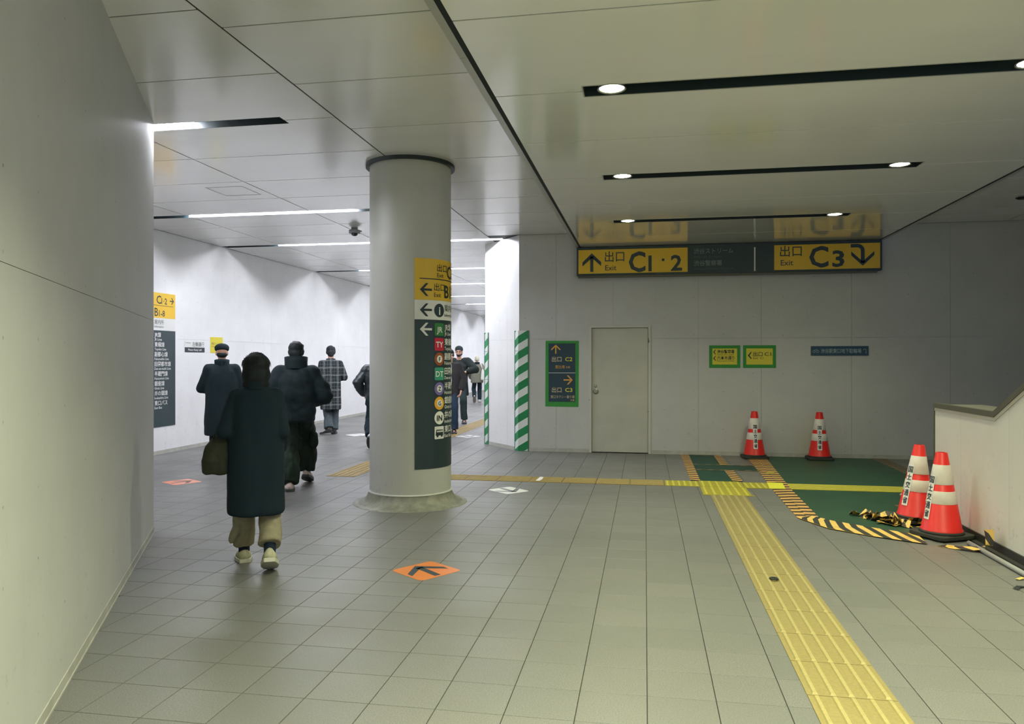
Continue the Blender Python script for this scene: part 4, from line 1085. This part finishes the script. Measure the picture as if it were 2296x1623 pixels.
def build_person(name, label, loc, yaw, H, F_, coat, trousers, shoes, arms, head=None, face=False, group=None):
    """F_ = ((lx,ly,lz,pitch,yaw),(rx,...)) heels; local frame x right, y forward"""
    s = H / 1.70
    hd = dict(tilt=0.0, dy=.015, hair='short', yaw=0.0, dz=0); hd.update(head or {})
    Hp = Vector((0, 0, .915 * s)); J = {}
    sh = coat.get('sh', .175) * s; shz = coat.get('shz', 1.385) * s
    lean = coat.get('lean', 0.0)
    body = MB()
    add_loft(body, [((0, 0, .86 * s), .125 * s, .085 * s), ((0, 0, .95 * s), .145 * s, .095 * s), ((0, lean * .3, 1.08 * s), .12 * s, .085 * s), ((0, lean * .7, 1.25 * s), .145 * s, .095 * s), ((0, lean, 1.36 * s), .13 * s, .075 * s), ((0, lean, 1.41 * s), .06 * s, .05 * s)])
    hc = Vector((0, lean + hd['dy'], H - .118 * s + hd['dz'])); J['head'] = hc
    add_capsule(body, (0, lean - .005, 1.36 * s), hc - Vector((0, .012, .05)), .056 * s, .052 * s)
    R = Euler((hd['tilt'], 0, hd['yaw'])).to_matrix()
    def hp(x, y, z): return tuple(hc + R @ Vector((x * s, y * s, z * s)))
    def he(c, r, rot=(0, 0, 0)):
        add_ell(body, hp(*c), tuple(q * s for q in r), (rot[0] + hd['tilt'], rot[1], rot[2] + hd['yaw']))
    he((0, -.012, .025), (.074, .092, .088)); he((0, .022, -.035), (.060, .068, .080)); he((0, .06, -.085), (.032, .030, .026))
    he((0, .092, -.015), (.012, .020, .030), (-.35, 0, 0)); he((0, .106, -.03), (.016, .013, .011)); he((0, .075, .03), (.052, .018, .014))
    he((.03, .078, -.03), (.024, .018, .022)); he((-.03, .078, -.03), (.024, .018, .022))
    he((.076, -.008, -.012), (.010, .020, .032)); he((-.076, -.008, -.012), (.010, .020, .032))
    if face:
        he((0, .092, -.062), (.024, .010, .006))
    legs = []; F_ = [(a, b, max(c, math.sin(-d) * (shoes.get('L', .27) * s - .065)) if d < 0 else c, d, e) for a, b, c, d, e in F_]
    for sd, (fx, fy, fz, pit, fyaw) in zip((-1, 1), F_):
        hip = Vector((sd * .088 * s, 0, .90 * s))
        an = Vector((fx, fy, fz)) + Euler((pit, 0, fyaw)).to_matrix() @ Vector((0, .005, .092 * s))
        kn = joint(hip, an, .43 * s, .42 * s, (sd * .08, 1, .1))
        legs.append((hip, kn, an))
        add_capsule(body, hip, kn, .075 * s, .050 * s); add_capsule(body, kn, an, .050 * s, .034 * s)
        Q = Euler((pit, 0, fyaw)).to_matrix(); add_capsule(body, an + Q @ Vector((0, 0, -.035)), an + Q @ Vector((0, .13 * s, -.055)), .030 * s, .020 * s)
    hands = []
    for sd, (wx, wy, wz, hint) in zip((-1, 1), arms):
        S0 = Vector((sd * sh * .95, lean, shz - .01)); W0 = Vector((wx, wy, wz))
        E0 = joint(S0, W0, .285 * s, .255 * s, hint)
        hands.append((S0, E0, W0))
        add_capsule(body, S0, E0, .047 * s, .038 * s); add_capsule(body, E0, W0, .038 * s, .026 * s)
    P = fuse(body, name, M_SKIN, None, .0085, 2)
    hm = MB()
    for sd, (S0, E0, W0) in zip((-1, 1), hands):
        hand_geo(hm, W0, (W0 - E0), (-sd * .6, .3, -.5) if W0.z < 1.0 * s else (-sd, .2, .1), s, .8, -sd)
    # hands join the body mesh
    bm = bmesh.new(); bm.from_mesh(P.data)
    vs = [bm.verts.new(v) for v in hm.v]
    for f in hm.f:
        bm.faces.new([vs[q] for q in f]).smooth = True
    bm.to_mesh(P.data); bm.free()
    P.location = loc; P.rotation_euler = (0, 0, yaw)
    tag(P, label, 'person', group)
    if face:
        for sd in (-1, 1):
            e = MB(); add_ell(e, hp(sd * .031, .078, .004), (.013 * s, .010 * s, .007 * s)); e.build('eye', M_EYE, P, smooth=True)
            e = MB(); add_ell(e, hp(sd * .031, .089, .024), (.019 * s, .006 * s, .004 * s)); e.build('eyebrow', M_HAIR, P, smooth=True)
        e = MB(); add_ell(e, hp(0, .100, -.062), (.021 * s, .006 * s, .006 * s)); e.build('lips', M_LIPS, P, smooth=True)
    # trousers
    tr = MB(); wt, wk, wh = trousers['w']
    cut = trousers.get('hem', .10)
    add_loft(tr, [((0, 0, .84 * s), .15 * s, .105 * s), ((0, 0, .95 * s), .155 * s, .11 * s), ((0, 0, 1.02 * s), .145 * s, .10 * s)])
    for hip, kn, an in legs:
        add_capsule(tr, hip, kn, wt, wk)
        d = (an - kn); k_ = max(0.0, 1 - max(0.0, cut - .085) / (.42 * s)); q = kn + d * k_
        dn = d.normalized(); i = len(tr.v); n = 9
        rings = []
        x = Vector((1, 0, 0)); y = dn.cross(x).normalized(); x = y.cross(dn).normalized()
        for j in range(n + 1):
            u = j / n; c = kn + (q - kn) * u; r_ = wk + (wh - wk) * u ** .8 + trousers.get('bag', 0) * math.sin(PI * u)
            for a in range(20):
                th = 2 * PI * a / 20; tr.v.append(tuple(c + r_ * (math.cos(th) * x * trousers.get('wide', 1.0) + math.sin(th) * y)))
        for j in range(n):
            for a in range(20):
                b = (a + 1) % 20; tr.f.append((i + j * 20 + a, i + j * 20 + b, i + (j + 1) * 20 + b, i + (j + 1) * 20 + a))
        tr.f.append(tuple(i + 19 - a for a in range(20))); tr.f.append(tuple(i + n * 20 + a for a in range(20)))
    for ex in trousers.get('extra', []): add_ell(tr, *ex)
    fuse(tr, 'trousers', trousers['m'], P, .0085, 1, trousers.get('fold', .008), (9, 9, 5), 2)
    for sd, (fx, fy, fz, pit, fyaw), lg in zip((-1, 1), F_, legs):
        if trousers.get('sock'):
            sk = MB(); add_capsule(sk, lg[2] + Euler((pit, 0, fyaw)).to_matrix() @ Vector((0, 0, -.02)), lg[2] + (lg[1] - lg[2]) * .35, .043 * s, .047 * s); sk.build('sock', trousers['sock'], P, smooth=True)
        shoe(P, (fx, fy, fz), fyaw, pit, shoes['up'], shoes['sole'], shoes.get('L', .27) * s, shoes.get('W', .047) * s, shoes.get('lace'))
    # coat with sleeves
    ct = MB()
    add_loft(ct, [((r_[3] if len(r_) > 3 else 0, r_[4] if len(r_) > 4 else lean * min(1, r_[0] / 1.3), r_[0]), r_[1], r_[2]) for r_ in coat['rings']], 32, coat.get('pow', 2.4))
    a0, a1, a2 = coat['sleeve']
    for sd, (S0, E0, W0) in zip((-1, 1), hands):
        add_capsule(ct, (sd * sh * .55, lean, shz - .005), S0, a0 * .95, a0); add_capsule(ct, S0, E0, a0, a1); We = E0 + (W0 - E0) * coat.get('cuff', .95); add_capsule(ct, E0, We, a1, a2)
    for ex in coat.get('extra', []): add_ell(ct, *ex)
    co = fuse(ct, 'coat', coat['m'], P, coat.get('vox', .0115), coat.get('smooth', 3), coat.get('fold', .008), coat.get('fs', (7, 7, 2.0)), 1)
    if coat.get('collar'):
        r_, z0, z1 = coat['collar']; c = MB(); mb2 = MB()
        mb2.lathe([(r_ * 1.10, z0), (r_ * 1.05, (z0 + z1) / 2), (r_ * 1.08, z1), (r_ * .93, z1), (r_ * .9, z0)], 28, cap=False)
        mb2.v = [(x * 1.05, y * .95 + lean - .005, z + (.018 * (-y / r_))) for x, y, z in mb2.v]
        mb2.build('collar', coat.get('cm', coat['m']), P, smooth=True)
    # hair or hat
    hr = MB(); k = hd['hair']
    def hh(c, r, rot=(0, 0, 0)): add_ell(hr, hp(*c), tuple(q * s for q in r), (rot[0] + hd['tilt'], rot[1], rot[2] + hd['yaw']))
    if k == 'bob':
        hh((0, -.015, .025), (.104, .115, .102)); hh((0, -.030, -.06), (.108, .092, .105)); hh((.062, .02, -.05), (.045, .065, .10)); hh((-.062, .02, -.05), (.045, .065, .10)); hh((0, -.04, -.12), (.096, .066, .07))
        ho = fuse(hr, 'hair', M_HAIR, P, .008, 3, .007, (22, 22, 5), 4)
        st_ = MB(); rr = random.Random(5)
        for q in range(26):
            a = rr.uniform(.2, PI - .2); x0, z0 = .104 * math.cos(a), .03 + .10 * math.sin(a); b = rr.uniform(-.05, .03); ex = rr.uniform(.003, .010)
            pts = [hp(x0 * (1 + ex * e_ * 9) + (.004 * e_ if x0 > 0 else -.004 * e_), b - .01 * e_, z0 + ex * (1 - (2 * e_ - 1) ** 2) - .045 * e_) for e_ in (0, .33, .66, 1)]
            st_.tube(pts, [.0016, .0013, .001, .0006], 4)
        tag(st_.build('loose_hair', M_HAIR, ho), kind='stuff')
    elif k == 'short':
        hh((0, -.018, .045), (.087, .100, .085)); hh((0, -.058, -.015), (.074, .055, .066)); hh((0, -.06, -.055), (.062, .042, .050)); hh((.050, -.015, .005), (.040, .058, .055)); hh((-.050, -.015, .005), (.040, .058, .055)); hh((0, .045, .085), (.066, .050, .032))
        for q in range(hd.get('tufts', 16)):
            a = q * 2.4; hh((.07 * math.cos(a) * (q % 3 + 1) / 3, -.02 + .075 * math.sin(a) * (q % 3 + 1) / 3, .105 - .018 * (q % 3)), (.020, .022, .026), (.5 * math.sin(a), .5 * math.cos(a), 0))
        fuse(hr, 'hair', hd.get('m', M_HAIR), P, .0075, 2, .006, (24, 24, 12), 3)
    elif k in ('cap', 'beanie'):
        if k == 'cap':
            h0 = MB(); add_ell(h0, hp(0, -.045, -.035), (.072 * s, .052 * s, .045 * s)); h0.build('hair', M_HAIR, P, smooth=True)
            hh((0, -.012, .072), (.100, .112, .062)); hh((0, -.012, .050), (.098, .110, .040)); hh((0, .10, .045), (.072, .05, .010), (-.15, 0, 0))
        else:
            hh((0, -.015, .060), (.090, .103, .075)); hh((0, -.020, .035), (.093, .106, .032))
            if hd.get('pom'): hh((0, -.03, .0), (.088, .095, .06))
        fuse(hr, 'hat', hd['m'], P, .0075, 2, .002)
        if hd.get('neckhair'):
            h0 = MB(); add_ell(h0, hp(0, -.055, -.05), (.07 * s, .05 * s, .06 * s)); h0.build('hair', M_HAIR, P, smooth=True)
    if hd.get('glasses'):
        g_ = MB()
        for sd in (-1, 1):
            g_.tube([hp(sd * .033 + .024 * math.cos(a * PI / 6), .100, .004 + .02 * math.sin(a * PI / 6)) for a in range(13)], .003, 6)
            g_.tube([hp(sd * .057, .098, .008), hp(sd * .078, .0, .01)], .003, 6)
        g_.tube([hp(-.01, .102, .008), hp(.01, .102, .008)], .003, 6); g_.build('glasses', M_DARK, P)
    return P

BLK = cloth('black wool', (23, 36, 40)); BLKN = cloth('black coat wool', (27, 41, 51), .85, .05, 60, .1); BLK2 = cloth('charcoal nylon', (24, 37, 41), .7); 
DIRN = math.atan2(.484, .875)   # yaw of the walking direction along the corridor approach
# 1 woman nearest
P1 = build_person('person', 'woman with a dark bob, long dark coat, wide beige trousers and cream sneakers, nearest walker', (-2.77, 5.05, 0), DIRN, 1.565,
    ((-.085, .27, .0, 0.0, .10), (.088, -.20, .052, -.45, -.05)),
    dict(m=BLKN, rings=[(.405, .192, .150), (.43, .200, .158), (.60, .197, .155), (.85, .196, .15), (1.05, .190, .14), (1.18, .185, .125), (1.27, .155, .105), (1.325, .09, .08), (1.345, .06, .06)], sleeve=(.064, .060, .054), sh=.150, shz=1.37, cuff=.92, collar=(.085, 1.29, 1.345), fold=.007, lean=.03),
    dict(m=cloth('beige cotton', (146, 139, 118), .85, .10, 30), w=(.088, .084, .080), hem=.145, bag=.0, wide=.95, fold=.012, sock=cloth('navy sock', (28, 38, 56)), extra=[((-.140, .16, .255), (.036, .05, .095), (0, .42, 0))]),
    dict(up=mat('cream suede', (180, 177, 152), .7, .3, .2, 30), sole=mat('cream rubber', (196, 194, 180), .6), lace=mat('cream lace', (200, 194, 160), .7), L=.285, W=.054),
    ((-.20, .20, 1.00, (-.15, -1, -.2)), (.17, .16, .86, (.12, -1, 0))), dict(hair='bob', tilt=-.10, dy=.02))
# sole print under the lifted heel is part of the shoe; tote bag hangs from her left forearm
tb = empty('tote_bag', (0, 0, 0)); tb.location = Vector((-2.77, 5.05, 0)) + Matrix.Rotation(DIRN, 3, 'Z') @ Vector((-.262, .03, 0)); tb.rotation_euler = (0, 0, DIRN)
tag(tb, 'dark olive brown tote bag hanging at the left side of the nearest woman', 'bag')
bgm = MB(); add_loft(bgm, [((0, 0, .700), .085, .06), ((0, 0, .715), .105, .075), ((0, 0, .80), .112, .08), ((.01, 0, .90), .092, .05), ((.03, 0, .965), .06, .025), ((.035, 0, .98), .045, .012)], 28, 2.6)
fuse(bgm, 'bag_body', cloth('dark olive leather', (54, 56, 46), .55), tb, .01, 3, .012, (8, 8, 6), 5)
MB().tube([(-.03, -.02, .955), (0.0, -.02, 1.02), (.04, -.01, 1.05), (.075, 0, 1.0), (.07, 0, .95)], .008, 8).tube([(-.03, .02, .955), (0.0, .02, 1.02), (.04, .02, 1.05), (.075, .02, 1.0), (.07, .02, .95)], .008, 8).build('bag_handle', cloth('dark olive leather', (54, 56, 46), .55), tb, smooth=True)
# 2 man in puffy jacket
P2 = build_person('person', 'broad man in a dark high-collar padded jacket and baggy dark green trousers', (-4.05, 8.31, 0), DIRN - .05, 1.725,
    ((-.075, -.16, .0, 0.0, .12), (.12, .28, .03, -.35, -.2)),
    dict(m=BLK2, rings=[(.78, .185, .15), (.81, .215, .175), (.95, .222, .185), (1.12, .235, .19), (1.27, .245, .175), (1.36, .195, .14), (1.43, .13, .11), (1.47, .10, .09)], sleeve=(.105, .108, .085), sh=.185, shz=1.34, cuff=.85, fold=.022, fs=(5, 5, 6), collar=(.118, 1.40, 1.545), lean=.0),
    dict(m=cloth('dark green cargo cotton', (36, 48, 40), .85), w=(.108, .105, .085), hem=.08, bag=.035, fold=.028, extra=[((.205, .10, .56), (.05, .06, .10), (0, 0, 0))]),
    dict(up=mat('pinkish white leather', (206, 186, 182), .6, .4, .1, 40), sole=mat('dark shoe sole', (60, 66, 64), .6), lace=mat('white lace', (220, 216, 214), .7), L=.29, W=.056),
    ((-.19, .20, 1.04, (-.55, -.7, -.2)), (.20, .20, 1.02, (.55, -.7, -.2))), dict(hair='short', tilt=-.12, tufts=10))
# 3 man with flat cap
P3 = build_person('person', 'man in a dark flat cap and long black coat, walking by the corridor wall', (-6.02, 10.0, 0), DIRN + .06, 1.735,
    ((-.09, .20, 0, 0, .1), (.09, -.15, .05, -.5, 0)),
    dict(m=BLK, rings=[(.43, .235, .16), (.46, .24, .165), (.70, .235, .16), (1.0, .225, .15), (1.2, .225, .145), (1.34, .20, .125), (1.43, .12, .10), (1.47, .085, .08)], sleeve=(.080, .075, .062), sh=.18, shz=1.36, cuff=.92, collar=(.092, 1.42, 1.51), fold=.01),
    dict(m=cloth('black trouser wool', (26, 38, 42)), w=(.085, .075, .07), hem=.09),
    dict(up=mat('black leather', (36, 40, 42), .35, .5), sole=mat('black sole', (28, 32, 34), .6)),
    ((-.13, .26, 1.10, (-.6, -.7, -.3)), (.13, .26, 1.10, (.5, -.8, -.3))), dict(hair='cap', m=cloth('black cap wool', (26, 38, 42)), tilt=-.2, dy=.03))
# 4 plaid coat man
def plaid():
    m = bpy.data.materials.new('black and white plaid'); m.use_nodes = True
    k = NT(m); b = m.node_tree.nodes['Principled BSDF']; tc = k.n('ShaderNodeTexCoord'); sp = k.n('ShaderNodeSeparateXYZ'); k.l(tc.outputs['Object'], sp.inputs[0])
    nz = k.n('ShaderNodeTexNoise', i_Scale=10.0); k.l(tc.outputs['Object'], nz.inputs['Vector'])
    wob = k.math('MULTIPLY', k.math('SUBTRACT', nz.outputs[0], .5), .02)
    def lines(ax, per, offs):
        tot = None
        for o_, w_, a_ in offs:
            f = k.math('ABSOLUTE', k.math('SUBTRACT', k.math('FRACT', k.math('ADD', k.math('DIVIDE', k.math('ADD', ax, wob), per), o_)), .5))
            l = k.math('MULTIPLY', k.math('LESS_THAN', f, w_), a_)
            tot = l if tot is None else k.math('MAXIMUM', tot, l)
        return tot
    xz = k.math('ADD', lines(sp.outputs[0], .135, [(.5, .030, .75), (.36, .016, .55), (.64, .016, .55), (.0, .02, .25)]), lines(sp.outputs[2], .150, [(.5, .030, .75), (.38, .016, .55), (.0, .02, .25)]))
    n2 = k.n('ShaderNodeTexNoise', i_Scale=160.0); k.l(tc.outputs['Object'], n2.inputs['Vector'])
    f = k.math('MULTIPLY', k.math('MINIMUM', xz, 1.0), k.ramp(n2.outputs[0], .3, .55))
    k.l(k.mix(f, lin((24, 34, 38)), lin((176, 180, 180))), b.inputs['Base Color']); b.inputs['Roughness'].default_value = .9
    return m
P4 = build_person('person', 'man in a black and white plaid coat and grey jeans walking away', (-6.31, 14.5, 0), DIRN - .08, 1.80,
    ((-.02, -.12, .0, -.15, .9), (.06, .02, .0, 0, -.1)),
    dict(m=plaid(), rings=[(.50, .200, .14), (.53, .208, .15), (.80, .205, .15), (1.1, .20, .145), (1.3, .215, .14), (1.40, .19, .12), (1.47, .12, .10), (1.52, .085, .08)], sleeve=(.074, .072, .062), sh=.17, shz=1.365, cuff=.93, collar=(.085, 1.46, 1.53), fold=.010),
    dict(m=cloth('grey washed denim', (74, 84, 88), .85, .2, 14), w=(.085, .082, .092), hem=.075, fold=.014),
    dict(up=mat('black leather', (36, 40, 42), .35, .5), sole=mat('black sole', (28, 32, 34), .6), L=.29),
    ((-.10, .28, 1.12, (-.6, -.8, -.3)), (.12, .28, 1.12, (.7, -.7, -.3))), dict(hair='short', tilt=-.30, dy=.05, dz=-.01))
# 5 man partly hidden by the column
P5 = build_person('person', 'man in a black glossy jacket and dark trousers, half hidden left of the column', (-4.56, 12.45, 0), DIRN - .25, 1.69,
    ((-.10, -.34, .075, -.85, .0), (.08, .22, 0, 0, 0)),
    dict(m=mat('black quilted nylon', (34, 44, 50), .38, .5, .15, 18, .4), rings=[(.80, .20, .14), (.84, .21, .15), (1.0, .205, .15), (1.2, .22, .15), (1.33, .195, .125), (1.42, .11, .095), (1.45, .08, .08)], sleeve=(.085, .082, .07), sh=.195, shz=1.37, cuff=.92, collar=(.085, 1.40, 1.47), fold=.012, fs=(5, 5, 12)),
    dict(m=cloth('dark navy cotton', (28, 42, 50)), w=(.095, .10, .075), hem=.10, bag=.02, fold=.015),
    dict(up=mat('white leather', (214, 216, 216), .5), sole=mat('dark shoe sole', (60, 66, 64), .6), lace=mat('black lace', (36, 40, 42), .7), L=.29),
    ((-.24, .05, .92, (-.8, -.6, 0)), (.22, .20, 1.0, (.8, -.6, 0))), dict(hair='short', tilt=-.1))
sb = empty('shoulder_bag', (0, 0, 0)); sb.location = Vector((-4.56, 12.45, 0)) + Matrix.Rotation(DIRN - .25, 3, 'Z') @ Vector((-.36, -.12, 0)); sb.rotation_euler = (0, .35, DIRN - .25)
tag(sb, 'black pointed shoulder bag at the left hip of the man by the column', 'bag')
bgm = MB(); add_loft(bgm, [((.30, 0, .72), .11, .03), ((.27, 0, .76), .14, .05), ((.25, 0, .86), .14, .05), ((.25, 0, .95), .09, .035), ((.27, 0, 1.0), .05, .02)], 24, 2.8)
bgm.v = [(x - .24, y, z) for x, y, z in bgm.v]
fuse(bgm, 'bag_body', BLK2, sb, .01, 2, .006)
MB().tube([(-.03, 0, .98), (.06, .03, 1.12), (.18, .08, 1.30), (.16, .16, 1.39)], .011, 8).build('bag_strap', BLK2, sb, smooth=True)
# 6 man half hidden right of the column, facing us
YF = math.atan2(-.25, -.97)  # facing the viewer
def face_yaw(dx, dy): return math.atan2(-dx, dy)
P6 = build_person('person', 'man in a brown jacket, white shirt and navy trousers coming out from behind the column', (-4.00, 15.25, 0), face_yaw(.16, -1), 1.73,
    ((-.10, .18, 0, 0, .1), (.09, -.12, .03, -.3, -.1)),
    dict(m=cloth('dark brown wool', (44, 42, 42)), rings=[(.74, .20, .14), (.78, .205, .15), (1.0, .20, .15), (1.2, .215, .15), (1.35, .19, .12), (1.44, .11, .09), (1.46, .08, .08)], sleeve=(.078, .074, .062), sh=.19, shz=1.37, cuff=.80, fold=.012, collar=(.083, 1.40, 1.47)),
    dict(m=cloth('navy trouser cotton', (36, 50, 66)), w=(.09, .085, .085), hem=.085, fold=.012),
    dict(up=mat('black leather', (36, 40, 42), .35, .5), sole=mat('black sole', (28, 32, 34), .6)),
    ((-.24, .10, .88, (-.7, -.7, 0)), (.24, .10, .88, (.7, -.7, 0))), dict(hair='short', tilt=-.15, yaw=.35), face=True)
sh_ = MB(); add_loft(sh_, [((0, .132, .92), .05, .03), ((0, .138, 1.1), .055, .03), ((0, .132, 1.3), .05, .03), ((0, .09, 1.42), .045, .03)]); fuse(sh_, 'shirt', mat('white shirt', (214, 214, 212), .8), P6, .01, 1)
# 7 man with beanie
P7 = build_person('person', 'bearded man in a black beanie, glasses and long black coat, facing us', (-4.40, 17.62, 0), face_yaw(.12, -1), 1.835,
    ((-.14, .16, 0, 0, .15), (.10, -.10, .03, -.25, -.1)),
    dict(m=cloth('black long coat', (30, 38, 37)), rings=[(.66, .225, .15), (.70, .235, .16), (1.0, .215, .155), (1.2, .22, .155), (1.36, .215, .135), (1.46, .14, .10), (1.51, .09, .08)], sleeve=(.095, .090, .068), sh=.21, shz=1.375, cuff=.74, fold=.012, collar=(.09, 1.46, 1.53)),
    dict(m=cloth('black trouser cotton', (40, 52, 52)), w=(.09, .085, .08), hem=.085, fold=.012),
    dict(up=mat('black leather', (36, 40, 42), .35, .5), sole=mat('black sole', (28, 32, 34), .6), L=.29),
    ((-.18, .27, 1.22, (-1, -.1, -.2)), (.24, .12, 1.0, (.8, -.6, 0))), dict(hair='beanie', m=cloth('black knit', (36, 46, 48)), glasses=True, tilt=-.08, neckhair=True), face=True)
bd_ = MB(); hc = Vector((0, .015, 1.835 - .127)); add_ell(bd_, hc + Vector((0, .055, -.088)), (.052, .048, .035)); add_ell(bd_, hc + Vector((.048, .03, -.062)), (.014, .035, .038)); add_ell(bd_, hc + Vector((-.048, .03, -.062)), (.014, .035, .038)); fuse(bd_, 'beard', M_HAIR, P7, .008, 2)
# 8 woman far away
P8 = build_person('person', 'far walker in a grey-green jacket and pale knit hat, heel kicked up', (-5.86, 26.1, 0), .25, 1.63,
    ((-.10, -.30, .17, -1.15, .0), (.09, .10, 0, 0, 0)),
    dict(m=cloth('grey green nylon', (120, 120, 106), .7), rings=[(.70, .215, .15), (.74, .225, .16), (1.0, .215, .16), (1.15, .20, .15), (1.28, .17, .12), (1.36, .10, .09)], sleeve=(.082, .078, .062), sh=.175, shz=1.36, cuff=.92, collar=(.085, 1.33, 1.42), cm=BLK, fold=.01),
    dict(m=cloth('dark navy cotton', (28, 42, 50)), w=(.085, .08, .07), hem=.10),
    dict(up=mat('white leather', (214, 216, 216), .5), sole=mat('grey rubber sole', (120, 116, 108), .6), L=.27),
    ((-.22, .12, .86, (-.6, -.8, 0)), (.22, .12, .86, (.6, -.8, 0))), dict(hair='beanie', m=cloth('pale knit', (190, 186, 166)), pom=True, tilt=-.05))
bp_ = empty('white_bag', (0, 0, 0)); bp_.location = Vector((-5.86, 26.1, 0)) + Matrix.Rotation(.25, 3, 'Z') @ Vector((.20, -.2, 0)); bp_.rotation_euler = (0, 0, .25); tag(bp_, 'slim white bag hanging at the right side of the far walker', 'bag')
bgm = MB(); add_loft(bgm, [((0, 0, .80), .07, .05), ((0, 0, .84), .08, .06), ((.0, 0, 1.05), .06, .05), ((-.01, 0, 1.17), .03, .03)], 20); fuse(bgm, 'bag_body', mat('white canvas', (220, 220, 214), .8), bp_, .012, 2)
MB().tube([(-.01, 0, 1.15), (-.05, .06, 1.30), (-.08, .14, 1.385)], .014, 8).build('bag_strap', mat('white canvas', (220, 220, 214), .8), bp_, smooth=True)
